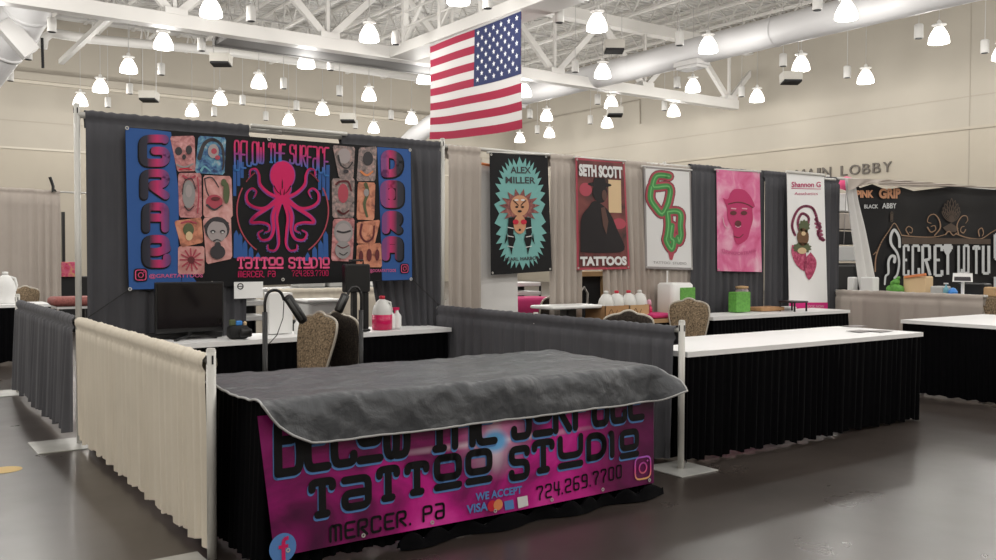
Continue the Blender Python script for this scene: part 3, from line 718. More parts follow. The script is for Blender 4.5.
# rounded display alphabet: strokes in a unit box
TG = {
 'B': [[(0,0),(0,1),(.8,1),(.8,.56),(.15,.56)],[(.8,.56),(.9,.5),(.9,0),(0,0)]], 'E': [[(.85,1),(0,1),(0,0),(.85,0)],[(0,.5),(.7,.5)]],
 'L': [[(.05,1),(.0,.8),(0,0),(.85,0),(.85,.15)]], 'O': [[(.45,1),(.9,1),(.9,.32),(0,.32),(0,1),(.45,1)],[(0,0),(.9,0)]],
 'o': [[(.45,1),(.9,1),(.9,0),(0,0),(0,1),(.45,1)]], 'W': [[(0,1),(0,0),(.45,0),(.45,.75)],[(.45,0),(.95,0),(.95,1)]],
 'T': [[(0,.8),(0,1),(.9,1),(.9,.8)],[(.45,1),(.45,0)],[(.25,0),(.65,0)]], 'H': [[(0,1),(0,0)],[(0,.5),(.9,.5)],[(.9,1),(.9,0)]],
 'S': [[(.85,.82),(.85,1),(0,1),(0,.55),(.85,.5),(.85,0),(0,0),(0,.18)]], 'U': [[(0,1),(0,.35),(.9,.35),(.9,1)],[(0,0),(.9,0)]],
 'u': [[(0,1),(0,0),(.9,0),(.9,1)]], 'R': [[(0,0),(0,1),(.85,1),(.85,.5),(.2,.5),(.85,0)]], 'F': [[(0,0),(0,1),(.85,1)],[(0,.5),(.65,.5)]],
 'A': [[(0,1),(.85,1),(.85,0),(0,0),(0,.5),(.85,.5)]], 'a': [[(0,0),(0,1),(.85,1),(.85,0)],[(0,.5),(.85,.5)]], 'C': [[(.85,.8),(.85,1),(0,1),(0,0),(.85,0),(.85,.2)]],
 'D': [[(0,0),(0,1),(.6,1),(.9,.75),(.9,.25),(.6,0),(0,0)]], 'I': [[(.1,1),(.35,1),(.35,0)]], 'M': [[(0,0),(0,1),(.5,1),(.5,0)],[(.5,1),(1,1),(1,0)]],
 'P': [[(0,0),(0,1),(.85,1),(.85,.5),(.0,.5)]], ',': [[(0,.05),(0,-.1)]], '.': [[(0,.0),(0,.03)]], '0': [[(.4,1),(.8,1),(.8,0),(0,0),(0,1),(.4,1)]],
 '2': [[(0,.8),(0,1),(.8,1),(.8,.5),(0,.45),(0,0),(.8,0)]], '4': [[(0,1),(0,.4),(.8,.4)],[(.65,1),(.65,0)]], '6': [[(.8,1),(0,1),(0,0),(.8,0),(.8,.5),(0,.5)]],
 '7': [[(0,.85),(0,1),(.8,1),(.8,.7),(.4,.4),(.4,0)]], '9': [[(0,0),(.8,0),(.8,1),(0,1),(0,.5),(.8,.5)]], 'G': [[(.85,.95),(.85,1),(0,1),(0,0),(.9,0),(.9,.5),(.45,.5)]],
 'e': [[(.85,.62),(.85,1),(0,1),(0,0),(.9,0),(.9,.25)],[(0,.5),(.5,.45),(.9,.62)]], 'Q': [[(.45,1),(.9,1),(.9,0),(0,0),(0,1),(.45,1)],[(.42,.4),(.42,.6)]],
 'V': [[(0,1),(0,.35),(.45,0),(.9,.35),(.9,1)]], ' ': []}
GW = {' ': .45, '.': .1, ',': .1, 'I': .45, 'M': 1.0, 'W': .95, 'E': .8, 'L': .8, '4': .75}
def techno(b, text, x0, x1, yb, yt, mp, w=.16, gap=.34, rr=.2):
    """text set in [x0,x1]; yb / yt may be functions of x (baseline and cap line)"""
    ws = [GW.get(c, .88) for c in text]; tot = sum(ws)+gap*(len(text)-1); k = (x1-x0)/tot; x = x0
    B_ = yb if callable(yb) else (lambda q: yb); T_ = yt if callable(yt) else (lambda q: yt)
    for c, cw in zip(text, ws):
        xm = x+cw*k/2; y0 = B_(xm); y1 = T_(xm); hh = y1-y0
        for S in TG[c]:
            P = [(x+p[0]*k, y0+p[1]*hh) for p in (rnd(S, rr) if len(S) > 2 else S)]
            stroke(b, P, w*k*1.15, mp)
        x += (cw+gap)*k
def words(name, m_, parent, text, x0, x1, yb, yt, mp, w, gap, rr=.22):
    ws = [GW.get(c, .88) for c in text]; k = (x1-x0)/(sum(ws)+gap*(len(text)-1)); x = x0; i = 0
    while i < len(text):
        if text[i] == ' ': x += (ws[i]+gap)*k; i += 1; continue
        j = i
        while j < len(text) and text[j] != ' ': j += 1
        wd_ = (sum(ws[i:j])+gap*(j-i-1))*k; b = MB(); techno(b, text[i:j], x, x+wd_, yb, yt, mp, w, gap, rr); b.build(name, m_, parent)
        x += wd_+gap*k; i = j
def fonttext(b, text, x0, x1, y0, y1, mp, bold=.0, split=True):
    g, f = glyphs(text, bold); top = y1 if callable(y1) else (lambda q: y1); bot = y0 if callable(y0) else (lambda q: y0)
    b.add([mp(x0+(x1-x0)*p[0], bot(p[0])+(top(p[0])-bot(p[0]))*p[1]) for p in g], f)
def insta(t, cx, cy, s, mp, mp2):
    b = MB(); S = s; sq = lambda r: rnd([(cx,cy+r),(cx+r,cy+r),(cx+r,cy-r),(cx-r,cy-r),(cx-r,cy+r),(cx,cy+r)], r*.5)
    poly(b, sq(S*1.12), mp); b.build('icon_tile', 'a_black', t)
    b = MB(); stroke(b, sq(S*.85), S*.16, mp2); n = 20
    stroke(b, [(cx+S*.40*math.cos(2*PI*k/n), cy+S*.40*math.sin(2*PI*k/n)) for k in range(n+1)], S*.16, mp2); ell(b, cx+S*.52, cy+S*.52, S*.1, S*.1, mp2, 8)
    b.build('icon_line', 'a_pink', t)
# ------------------------------------------------------------------ big hanging banner (photo points projected on its own plane)
BY = -.075
def wave1(x, z): return .010*math.sin(x*4.1+1)*math.sin((z-1.1)*2.5)
def onb(off):
    def f(px, py):
        p = pt(px, py, y=BY-off); return (p.x, BY-off+wave1(p.x, p.z), p.z)
    return f
def xz(off, Y=BY, wv=wave1):
    return lambda x, z: (x, Y-off+wv(x, z), z)
big = thing('hanging_banner', 'wide blue and black banner with a pink octopus and tattoo photos', 'banner', (1.55, BY, 1.12))
c0 = pt(125,127,y=BY); c1 = pt(411,149,y=BY); c2 = pt(412.5,280,y=BY); c3 = pt(128.5,290,y=BY)
def sheetfn(c0, c1, c2, c3, Y, wv):
    def f(u, v):
        p = (Vector(c3)*(1-u)+Vector(c2)*u)*(1-v)+(Vector(c0)*(1-u)+Vector(c1)*u)*v
        return (p.x, Y+wv(p.x, p.z), p.z)
    return f
b = MB(); b.grid(80, 40, sheetfn(c0,c1,c2,c3,BY,wave1)); b.build('vinyl_sheet', 'a_black', big, smooth=True)
m1 = onb(.003); m2 = onb(.006); m3 = onb(.009); m4 = onb(.012)
Z6 = lambda X, Y: (120+X/3.11, 110+Y/3.11)
Z7 = lambda X, Y: (220+X/3.11, 120+Y/3.11)
b = MB()
quad(b, [(125.4,127.5),(150,129.3),(152,289),(129,289.6)], m1); quad(b, [(150,129.3),(171,132),(179,195),(178,240)], m1); quad(b, [(150,129.3),(178,240),(182,287.5),(152,289)], m1)
quad(b, [(182,262),(198,284),(196,287),(182,287.5)], m1)
b.build('blue_panel', 'a_blue', big); b = MB(); quad(b, [(377,147),(410.5,149.3),(412,279.6),(382,280.5)], m1); b.build('blue_panel', 'a_blue', big); b = MB()
# blue drips round the circle
for (x, yt, yb) in ((234.5,165,196),(238.5,160,186),(242,162,178),(324,170,196),(328,165,200),(320,172,190)): quad(b, [(x-1.8,yt),(x+1.8,yt),(x+1.5,yb),(x-1.5,yb)], m1)
for (x, yt, yb) in ((236,230,258),(240,233,258),(245,240,259),(251,246,259),(258,252,260),(266,256,261),(326,231,260),(321,240,260),(315,246,260),(308,252,261),(300,256,261)): poly(b, [(x-2.6,yb),(x-2.4,yt+4),(x,yt),(x+2.2,yt+4),(x+2.6,yb)], m1)
b.build('drip_print', 'a_blue', big)
for txt, boxes, mt in (('GRae', [(58,158,75,178),(62,160,182,280),(68,158,286,383),(68,160,387,492)], 'g_left'), ('DQRa', [(498,570,92,180),(495,572,186,275),(500,570,281,356),(500,572,360,440)], 'g_right')):
    Z = Z6 if mt == 'g_left' else Z7
    for c, (X0, X1, Y0, Y1) in zip(txt, boxes):
        for lay, mm, dd, mtt in ((0, m2, 3, 'a_black'), (1, m3, 0, mt)):
            b = MB(); pa = 14
            for S in TG[c]:
                P = [Z(X0+pa+(X1-X0-2*pa)*p[0]/.9+(-dd if mt == 'g_left' else dd)*.8, Y1-pa-(Y1-Y0-2*pa)*p[1]+dd) for p in (rnd(S, .25) if len(S) > 2 else S)]
                stroke(b, P, 8.0 if lay else 9.4, mm, asp=1)
            o = b.build('big_letter' if lay else 'letter_outline', mtt, big)
# title, following the top of the ring
T0 = pt(233,140,y=BY); T1 = pt(329,145,y=BY); cxm = (T0.x+T1.x)/2; hw = (T1.x-T0.x)/2
words('lettering', 'g_title', big, 'BELoW THE SuRFACE', T0.x+.01, T1.x-.01, lambda x: T0.z-.25+.10*(1-((x-cxm)/hw)**2), lambda x: T0.z-.005, xz(.008), .30, .30)
b = MB(); a = pt(237.5,268,y=BY); c = pt(328.5,268,y=BY); words('lettering', 'a_pink', big, 'TATTOO STUDIO', a.x, c.x, a.z, pt(283,258,y=BY).z, xz(.008), .26, .30)
b = MB(); a = pt(238,277,y=BY); c = pt(275,276,y=BY); techno(b, 'MERCER, PA', a.x, c.x, a.z, a.z+.045, xz(.008), w=.2, gap=.36); b.build('lettering', 'a_mag', big); b = MB()
a = pt(292,276,y=BY); c = pt(328,275,y=BY); techno(b, '724.269.7700', a.x, c.x, a.z, a.z+.045, xz(.008), w=.2, gap=.36); b.build('lettering', 'a_mag', big)
# ring and octopus
b = MB(); CX_, CY_, RX, RY = 195, 282, 143, 148
for a0, a1 in ((-62,62-124+62),(-62,62)): pass
for a0, a1 in ((-55,28),(38,52),(128,142),(152,235)):
    P = [Z7(CX_+RX*math.cos(math.radians(a0+(a1-a0)*k/24)), CY_-RY*math.sin(math.radians(a0+(a1-a0)*k/24))) for k in range(25)]
    stroke(b, P, 1.3, m2)
b.build('ring_print', 'a_rose', big)
TT = [([(180,240),(150,225),(126,200),(122,170),(112,152),(96,155),(94,172)], 12, 3), ([(178,246),(145,272),(112,272),(86,255),(84,228),(100,212),(114,222),(108,238)], 12, 3),
      ([(180,252),(145,275),(108,300),(98,318),(128,318),(152,325),(156,342),(143,348)], 15, 3), ([(184,252),(166,295),(168,340),(156,368),(130,372),(120,352),(134,342)], 14, 3),
      ([(190,255),(178,300),(182,345),(184,385),(172,405),(152,402),(150,388)], 12, 3)]
for wadd, mm, mt in ((5, m2, 'a_purple'), (0, m3, 'a_mag')):
    b = MB()
    for P, w0, w1 in TT:
        for sx in (1, -1):
            Q = [Z7(195+(p[0]-195)*sx + (0 if mt == 'a_mag' else -2*sx), p[1]+(0 if mt == 'a_mag' else 2)) for p in smooth_path(P, 6)]
            stroke(b, Q, (w0*.82+wadd*.8)/3.11, mm, (w1*.9+wadd*.6)/3.11)
    for (ex, ey, rx, ry) in ((195,172,38,44),(195,212,27,30),(195,240,22,20)):
        q = Z7(ex, ey); ell(b, q[0], q[1], (rx+wadd*.6)/3.11, (ry+wadd*.6)/3.11, mm, 24)
    b.build('octopus_print' if mt == 'a_mag' else 'octopus_outline', mt, big)
b = MB()
for sx in (1,-1):
    stroke(b, [Z7(195+sx*p[0], p[1]) for p in smooth_path([(26,205),(16,222),(8,228)], 4)], 2.2/3.11*1.6, m4, .4)
    stroke(b, [Z7(195+sx*p[0], p[1]) for p in ((5,232),(7,215))], 1.0, m4, .3)
    for k in range(5):
        q = Z7(195+sx*(88+6*math.cos(k)), 160+k*5); ell(b, q[0], q[1], .5, .5, m4, 8)
ell(b, *Z7(195,200), .5, 5, m4, 10)
b.build('octopus_detail', 'a_black', big)
# suckers in grey blue
b = MB()
for P, w0, w1 in TT:
    Q = smooth_path(P, 4)[8:]
    for sx in (1,-1):
        for k, p in enumerate(Q):
            if k % 2 == 0: q = Z7(195+(p[0]-195-5)*sx, p[1]+6); ell(b, q[0], q[1], .5, .5, m2, 8)
b.build('sucker_print', 'a_bluel', big)
# tattoo photographs
def patch(parent, Z, Q, mt, mm=m2, extra=None):
    b = MB(); P = [Z(*q) for q in Q]; b.k = 0
    PP = []
    for i in range(4):
        a = P[i]; c = P[(i+1) % 4]; PP += [(a[0]+(c[0]-a[0])*t, a[1]+(c[1]-a[1])*t) for t in (.06,.5,.94)]
    poly(b, PP, mm); b.build('tattoo_photo', mt, parent)
    if extra:
        by = {}
        for e in extra: by.setdefault(e[0], []).append(e[1:])
        lay = 0
        for e in extra:
            b = MB(); mm_ = onb(.009+.0012*lay); lay += 1
            kind, *ar = e[1:]
            if kind == 'e': q = Z(ar[0], ar[1]); ell(b, q[0], q[1], ar[2]/3.11, ar[3]/3.11, mm_, 20)
            elif kind == 'p': poly(b, [Z(*p) for p in ar[0]], mm_)
            else: stroke(b, [Z(*p) for p in smooth_path(ar[0], 4)], ar[1]/3.11, mm_, ar[2]/3.11)
            b.build('photo_detail', e[0], parent)
patch(big, Z6, [(155,82),(232,80),(234,190),(178,192)], 't_pinkart', extra=[('a_dgrey','e',182,128,11,13),('a_dgrey','e',214,124,10,14),('a_dgrey','e',199,146,6,8),('a_grey','s',[(176,170),(200,178),(226,168)],5,5),('a_red','s',[(185,185),(205,182),(222,186)],5,3)])
patch(big, Z6, [(244,80),(330,86),(324,202),(232,196)], 't_blueart', extra=[('a_dgrey','s',[(246,150),(262,105),(290,92),(316,112),(322,160),(318,185)],13,5),('a_poe','e',290,128,17,22),('a_rose','e',292,128,9,9),('a_rose','e',303,148,8,7),('a_aqua','s',[(252,188),(262,176),(280,190)],8,3)])
patch(big, Z6, [(180,196),(252,196),(254,336),(183,334)], 't_pinkart', extra=[('a_grey','e',213,262,20,44),('a_poe','e',213,252,10,20),('a_rose','s',[(196,205),(214,214),(232,206)],7,7),('a_dgrey','s',[(200,300),(213,312),(228,300)],4,3),('a_rose','s',[(240,210),(244,260),(240,320)],4,4),('a_dgrey','s',[(193,262),(200,222),(222,214),(234,245)],3,3)])
patch(big, Z6, [(258,203),(346,206),(350,336),(258,334)], 't_skin', extra=[('a_dgrey','s',[(262,214),(268,250),(276,268)],4,3),('a_dgrey','s',[(262,214),(285,210),(306,240)],4,3),('a_rose','e',292,285,26,22),('a_dgrey','s',[(270,296),(292,310),(316,296)],7,4),('a_leaf','e',330,258,10,34),('a_leaf','e',322,226,9,12),('a_mar','e',296,276,14,6)])
patch(big, Z6, [(168,345),(252,334),(258,412),(190,428)], 't_orangeart', extra=[('a_leaf','e',212,372,17,20),('a_cream','e',214,392,11,14),('a_rose','s',[(190,352),(212,346),(236,352)],5,5)])
patch(big, Z6, [(256,336),(344,330),(349,462),(268,480)], 't_skin', extra=[('a_dgrey','e',301,370,39,38),('a_poe','e',301,378,31,34),('a_dgrey','s',[(264,362),(280,344),(306,344),(334,352)],9,7),('a_dgrey','e',288,378,8,5),('a_dgrey','e',318,378,8,5),('a_white','e',288,380,4,2),('a_white','e',318,380,4,2),('a_dgrey','s',[(290,408),(301,403),(313,408)],4,2),('a_dgrey','e',303,442,24,22),('a_dgrey','e',303,420,10,10)])
patch(big, Z6, [(180,424),(262,424),(262,511),(180,511)], 't_skin', extra=[('a_rose','s',[(221+34*math.cos(a), 466+34*math.sin(a)),(221,466),(221-34*math.cos(a), 466-34*math.sin(a))],5,5) for a in (0,.5,1,1.5,2,2.5)]+[('a_mar','e',221,466,11,11)])
patch(big, Z7, [(350,78),(420,84),(414,182),(370,180)], 't_greyart', extra=[('a_poe','e',386,112,20,24),('a_dgrey','s',[(368,110),(376,140),(396,150),(412,132)],5,4),('a_dgrey','e',392,160,8,6)])
patch(big, Z7, [(432,86),(488,82),(482,190),(424,190)], 't_greyart', extra=[('a_dgrey','e',460,120,16,22),('a_orange','s',[(438,160),(456,172),(474,160)],7,5)])
patch(big, Z7, [(348,182),(418,180),(416,304),(350,304)], 't_greyart', extra=[('a_rose','e',383,228,16,30),('a_mar','s',[(362,200),(372,192),(398,192),(408,220)],7,5),('a_mar','s',[(368,282),(384,292),(400,282)],7,5)])
patch(big, Z7, [(428,193),(482,195),(478,312),(424,310)], 't_orangeart', extra=[('a_leaf','s',[(452,200),(458,226),(448,262),(456,300)],12,7),('a_grey','e',454,226,8,12)])
patch(big, Z7, [(352,308),(418,305),(412,440),(346,438)], 't_pinkart', extra=[('a_grey','e',384,348,29,36),('a_poe','e',384,350,23,29),('a_dgrey','s',[(366,346),(384,350),(404,345)],6,6),('a_grey','e',382,404,24,28),('a_mar','s',[(366,390),(382,398),(400,390)],4,3),('a_dgrey','s',[(372,414),(384,420),(396,412)],3,3)])
patch(big, Z7, [(425,318),(497,310),(480,386),(425,384)], 't_orangeart', extra=[('a_mar','s',[(440,325),(436,356),(452,378),(474,366),(478,330)],7,5)])
patch(big, Z7, [(425,388),(500,382),(503,458),(423,458)], 't_orangeart', extra=[('a_mar','e',438,424,7,18),('a_mar','e',463,420,8,20),('a_mar','e',488,420,7,18)])
a = pt(140.5,275,y=BY); insta(big, a.x, a.z, .044, xz(.008), xz(.011))
a = pt(404,268.5,y=BY); insta(big, a.x, a.z, .040, xz(.008), xz(.011))
b = MB(); a = pt(149,276,y=BY); fonttext(b, '@GRAETATTOOS', a.x, a.x+.40, a.z-.022, a.z+.016, xz(.007), .02); b.build('lettering', 'a_fuchsia', big); b = MB()
a = pt(369,271,y=BY); fonttext(b, '@DORATATTOOS', a.x, a.x+.26, a.z-.018, a.z+.018, xz(.007), .02); b.build('lettering', 'a_fuchsia', big)
for p in ((127,128),(269,139),(410,150),(130,289),(212,283),(283,279.5),(411,279)):
    b = MB(); q = m3(*p); b.v = []; b.lathe((0,0,0), [(.007,0),(.014,0),(.014,.003),(.007,.003),(.007,0)], 12, False); b.v = [(q[0]+v[0], q[1]-v[2], q[2]+v[1]) for v in b.v]; b.build('grommet', 'chrome', big)
b = MB(); b.tube([m1(128.5,290), m1(84,320)], .004, 6); tag(b.build('bungee_cord', 'cord'), 'thin black cord from the lower left corner of the big banner to the pole', 'cord')
b = MB(); b.tube([m1(413,280), pt(440,306,y=-.04)], .004, 6); tag(b.build('bungee_cord', 'cord'), 'thin black cord from the lower right corner of the big banner to the pole', 'cord')
# ------------------------------------------------------------------ small banners
def small_banner(label, Q, base, Y=-.07, border=None, bw=.02, amp=.006):
    c = [pt(*q, y=Y) for q in Q]; t = thing('hanging_banner', label, 'banner', ((c[0].x+c[1].x)/2, Y, min(c[2].z, c[3].z)))
    wv = lambda x, z: amp*math.sin((x-c[0].x)*5+z*2)
    b = MB(); b.grid(20, 30, sheetfn(c[0],c[1],c[2],c[3],Y,wv)); b.build('sheet', border or base, t, smooth=True)
    def on(off):
        def f(px, py): p = pt(px, py, y=Y-off); return (p.x, Y-off+wv(p.x, p.z), p.z)
        return f
    def uvm(off):
        def f(u, v):
            k = lambda a, b_, w: a+(b_-a)*w
            p = (c[3]*(1-u)+c[2]*u)*(1-v)+(c[0]*(1-u)+c[1]*u)*v
            return (p.x, Y-off+wv(p.x, p.z), p.z)
        return f
    if border:
        b = MB(); q = uvm(.002); b.grid(12, 16, lambda u, v: q(bw+(1-2*bw)*u, bw*.6+(1-1.2*bw)*v)); b.build('print_ground', base, t, smooth=True)
    b = MB(); b.tube([(c[0].x-.02, Y+.005, c[0].z+.0), (c[1].x+.02, Y+.005, c[1].z+.0)], .010, 8); b.build('top_rod', 'chrome' if Q[0][0] < 640 else 'steel', t)
    for q in (Q[0], Q[1], Q[2], Q[3]):
        cx_ = sum(p[0] for p in Q)/4; cy_ = sum(p[1] for p in Q)/4; p = on(.004)(q[0]+(cx_-q[0])*.06, q[1]+(cy_-q[1])*.035)
        b = MB(); b.lathe((0,0,0), [(.005,0),(.011,0),(.011,.003),(.005,.003),(.005,0)], 10, False); b.v = [(p[0]+v[0], p[1]-v[2], p[2]+v[1]) for v in b.v]; b.build('grommet', 'chrome', t)
    return t, on, uvm
# 1 black and turquoise
t, on, uvm = small_banner('black banner with a spiky turquoise panel and a wild-maned cartoon figure', [(489,152.5),(548,154.5),(552,271),(491,275)], 'a_black')
b = MB(); U = uvm(.003); n = 76; P = []
for k in range(n):
    a = 2*PI*k/n; ca, sa = math.cos(a), math.sin(a); e = .36; rx = .40*abs(ca)**.0; 
    sx = math.copysign(abs(ca)**.75, ca); sy = math.copysign(abs(sa)**.72, sa); s_ = 1+(.13 if k % 2 else -.10)+.03*math.sin(k*5)
    P.append((.5+.385*sx*s_, .5+.435*sy*(1+(s_-1)*.6)))
poly(b, P, U); b.build('turquoise_print', 'a_teal', t)
b = MB(); A_ = uvm(.006)
for tx_, *q in (('ALEX', .34, .69, .835, .89), ('MILLER', .25, .76, .75, .805), ('PEARL HARBOR', .22, .78, .105, .135)): b = MB(); fonttext(b, tx_, *q, A_, .02); b.build('lettering', 'a_dgrey', t)
K = lambda X, Y: (460+X/3.733, 140+Y/3.733)   # points read from the 3.73x view
m_ = on(.007); b = MB(); n = 30; cx_, cy_ = K(222, 236)
poly(b, [(cx_+(21 if k % 2 else 13.5)*math.cos(PI/2+2*PI*k/n)*(1 if True else 0), cy_+4-(19 if k % 2 else 12)*math.sin(PI/2+2*PI*k/n)*(1.0 if math.sin(PI/2+2*PI*k/n) > 0 else .95)) for k in range(n)], m_); b.build('mane_print', 't_mane', t)
m_ = on(.009); b = MB(); q = K(222,245); ell(b, q[0], q[1], 9.5, 10.5, m_); q = K(222,315); ell(b, q[0], q[1], 6.2, 9.5, m_); b.build('skin_print', 'a_tan', t)
b = MB()
for sx in (-1,1):
    poly(b, [K(222+sx*p[0], p[1]) for p in ((18,288),(42,290),(46,345),(40,360),(24,352),(22,310))], m_)
    poly(b, [K(222+sx*p[0], p[1]) for p in ((20,352),(46,356),(42,385),(30,428),(26,400),(16,372))], m_)
    poly(b, [K(222+sx*p[0], p[1]) for p in ((50,345),(56,390),(46,370))], m_)
m9 = on(.012)
for sx in (-1,1):
    stroke(b, [K(222+sx*p[0], p[1]) for p in ((24,226),(12,236),(5,244))], .9, m9); q = K(222+sx*11, 250); ell(b, q[0], q[1], 1.6, 1.0, m9, 10)
q = K(222,266); ell(b, q[0], q[1], 2.2, 1.2, m9, 10); q = K(222,335); ell(b, q[0], q[1], 1.2, 1.2, m9, 10); b.build('figure_print', 'a_black', t)
b = MB()
for sx in (-1,1):
    for yy_ in (330,362,400): stroke(b, [K(222+sx*24, yy_), K(222+sx*44, yy_-4)], .8, m9)
    q = K(222+sx*12, 224); ell(b, q[0], q[1], 2.2, 1.0, m9, 10)
b.build('pale_print', 'a_white', t)
b = MB()
for sx in (-1,1): q = K(222+sx*15, 306); ell(b, q[0], q[1], 3, 2.6, m9, 12)
b.build('red_print', 'a_red', t)
# 2 maroon banner with a dark figure
t, on, uvm = small_banner('maroon banner with a shadowy seated figure and pale block lettering', [(575,157.5),(625,161),(630,269),(577,270)], 't_room', border='a_rose', bw=.035)
U = uvm(.004); b = MB()
quad(b, [(.62,.52),(.88,.52),(.90,.82),(.64,.82)], U); b.build('window_print', 'a_cream', t)
b = MB(); ell(b, .18, .72, .12, .06, U); ell(b, .82, .42, .14, .05, U); b.build('rose_print', 'a_rose', t)
U = uvm(.006); b = MB()
poly(b, smooth_path([(.06,.16),(.08,.45),(.22,.56),(.34,.62),(.52,.58),(.66,.50),(.78,.36),(.90,.18),(.5,.15),(.06,.16)], 5)[:-1], U); ell(b, .46, .70, .15, .095, U); ell(b, .46, .77, .24, .022, U); poly(b, [(.32,.765),(.35,.83),(.56,.83),(.60,.765)], U); b.build('figure_print', 'a_coat', t)
U = uvm(.009); b = MB(); ell(b, .54, .675, .05, .05, U); poly(b, [(.46,.56),(.54,.57),(.60,.44),(.55,.32),(.49,.40)], U); b.build('skin_print', 'a_mar2', t)
U = uvm(.011); b = MB(); fonttext(b, 'SETH SCOTT', .05, .93, .835, .945, U, .06); b.build('lettering', 'a_white', t); b = MB(); fonttext(b, 'TATTOOS', .05, .93, .035, .12, U, .06); b.build('lettering', 'a_white', t)
# 3 white banner with script letters
t, on, uvm = small_banner('white banner with two big green gothic letters outlined in maroon', [(643,166),(691,170),(693,270),(645.5,268.5)], 'a_white', border='a_grey', bw=.035)
Z = lambda X, Y: (635+X/4.667, 155+Y/4.667)
P1 = [(160,100),(130,95),(100,98),(85,125),(88,150),(150,145),(165,165),(160,200),(150,235),(125,275),(95,245),(75,215),(70,190),(75,150)]
P2 = [(150,265),(195,262),(215,280),(212,330),(215,375),(205,405),(200,385)]; P3 = [(150,265),(155,320),(150,370),(145,400),(170,440),(180,400),(165,385),(172,330)]
for w, mt, off in ((80,'a_mar',.004),(70,'a_rose',.005),(42,'a_green',.008),(10,'a_greenl',.011)):
    b = MB(); m_ = on(off)
    for P in (P1,P2,P3): stroke(b, [Z(*p) for p in smooth_path(P, 3)], w/4.667*.62, m_)
    if w == 70: poly(b, [Z(*p) for p in ((145,420),(195,420),(172,492),(160,488))], m_)
    b.build('script_print', mt, t)
b = MB(); U = uvm(.006); fonttext(b, 'TATTOO  STUDIO', .15, .85, .05, .075, U); b.build('lettering', 'a_grey', t)
# 4 pink
t, on, uvm = small_banner('pink banner with a dark pink face in a flat cap', [(716,169.5),(760,171.5),(762,272),(717.5,271)], 't_pinkbg')
Z = lambda X, Y: (705+X/4.87, 160+Y/4.87); m_ = on(.004)
b = MB(); poly(b, [Z(*p) for p in smooth_path([(85,185),(110,190),(130,150),(160,140),(195,148),(225,180),(245,225),(232,235),(235,290),(220,340),(205,385),(160,412),(140,385),(135,340),(110,290),(105,235),(85,185)], 3)[:-1]], m_); b.build('face_print', 'a_dpink', t)
m_ = on(.007); b = MB(); stroke(b, [Z(*p) for p in smooth_path([(112,215),(160,205),(205,215),(235,232)], 4)], 1.0, m_)
for ex in (137,190): q = Z(ex,258); ell(b, q[0], q[1], 3.4, 2.2, m_)
q = Z(160,310); ell(b, q[0], q[1], 3.4, 3.2, m_); stroke(b, [Z(*p) for p in smooth_path([(140,372),(165,378),(185,362)], 4)], .8, m_); b.build('feature_print', 'a_mar', t)
b = MB()
for ex in (127,182): stroke(b, [Z(ex,236), Z(ex+22,238)], 1.2, m_)
stroke(b, [Z(*p) for p in ((148,322),(160,328),(172,322))], 1.0, m_)
stroke(b, [Z(*p) for p in smooth_path([(85,280),(95,320),(115,335)], 4)], 1.0, m_); b.build('highlight_print', 'a_palepink', t)
b = MB(); g, f = glyphs('@PINKPORTRAITS', .02)
g2 = [(80+170*p[0], 450-22*p[1]-(4*(p[0]-.5)**2*-1+1)*-18) for p in g]; b.add([m_(*Z(*p)) for p in g2], f); b.build('lettering', 'a_fuchsia', t)
# 5 white roll-up banner
t = thing('rollup_banner', 'tall narrow white standing banner with a pink and purple floral creature and magenta foot', 'banner', (8.6, -.16, .0))
YS = -.16; c = [pt(*q, y=YS) for q in ((787,172),(824,175),(828,323),(789.5,322))]; onS = lambda off: (lambda px, py: tuple(pt(px, py, y=YS-off)))
b = MB(); b.prism([c[0], c[1], c[2], c[3]], (0,.006,0)); b.build('sheet', 'white_top', t)
b = MB(); quad(b, [(789.3,302.5),(827.6,302.5),(828,323),(789.5,322)], onS(.002)); b.build('magenta_band', 'a_hot', t)
b = MB(); b.rbox((c[3].x-.03, YS-.09, 0), (c[2].x+.03, YS+.09, c[3].z+.02), .03, axis=0); b.build('cassette_base', 'chrome', t)
b = MB(); b.rbox((c[0].x-.01, YS-.015, c[0].z-.015), (c[1].x+.01, YS+.02, c[0].z+.02), .01, axis=0); b.build('top_rail', 'chrome', t)
b = MB(); b.tube([((c[0].x+c[1].x)/2, YS+.03, .05), ((c[0].x+c[1].x)/2, YS+.03, c[0].z)], .012, 8); b.build('support_pole', 'chrome', t)
Z = lambda X, Y: (775+X/3.5, 165+Y/3.5)
b = MB(); a = Z(58,78); q = Z(160,78); m_ = onS(.004)
def sq_text(b, text, px0, px1, pyb, pyt, m_, bold=.02):
    g, f = glyphs(text, bold); b.add([m_(px0+(px1-px0)*p[0], pyb+(pyt-pyb)*p[1]) for p in g], f)
sq_text(b, 'Shannon G', a[0], q[0], a[1], a[1]-5.5, m_); b.build('lettering', 'a_dpink', t); b = MB(); sq_text(b, 'Aesthetics', Z(68,0)[0], Z(150,0)[0], Z(0,105)[1], Z(0,95)[1], m_, .0); b.build('lettering', 'a_dpink', t); b = MB()
stroke(b, [Z(58,82), Z(160,84)], .6, m_); b.build('underline_print', 'a_dpink', t)
b = MB()
for P in ([(70,245),(60,210),(75,165),(100,145),(130,150),(145,180),(150,215)], [(90,245),(80,200),(95,170),(118,185),(110,215),(95,205)], [(142,190),(158,215),(150,240),(165,262),(172,262)]):
    stroke(b, [Z(*p) for p in smooth_path(P, 5)], 2.6, m_)
for k in range(5): q = Z(150+k*3, 205+k*13); ell(b, q[0], q[1], 3.6-.2*k, 1.8, m_, 12)
b.build('coil_print', 't_coil', t)
m_ = onS(.006); b = MB(); poly(b, [Z(*p) for p in smooth_path([(60,280),(58,310),(75,350),(105,372),(112,345),(105,300),(85,285),(60,280)], 4)[:-1]], m_)
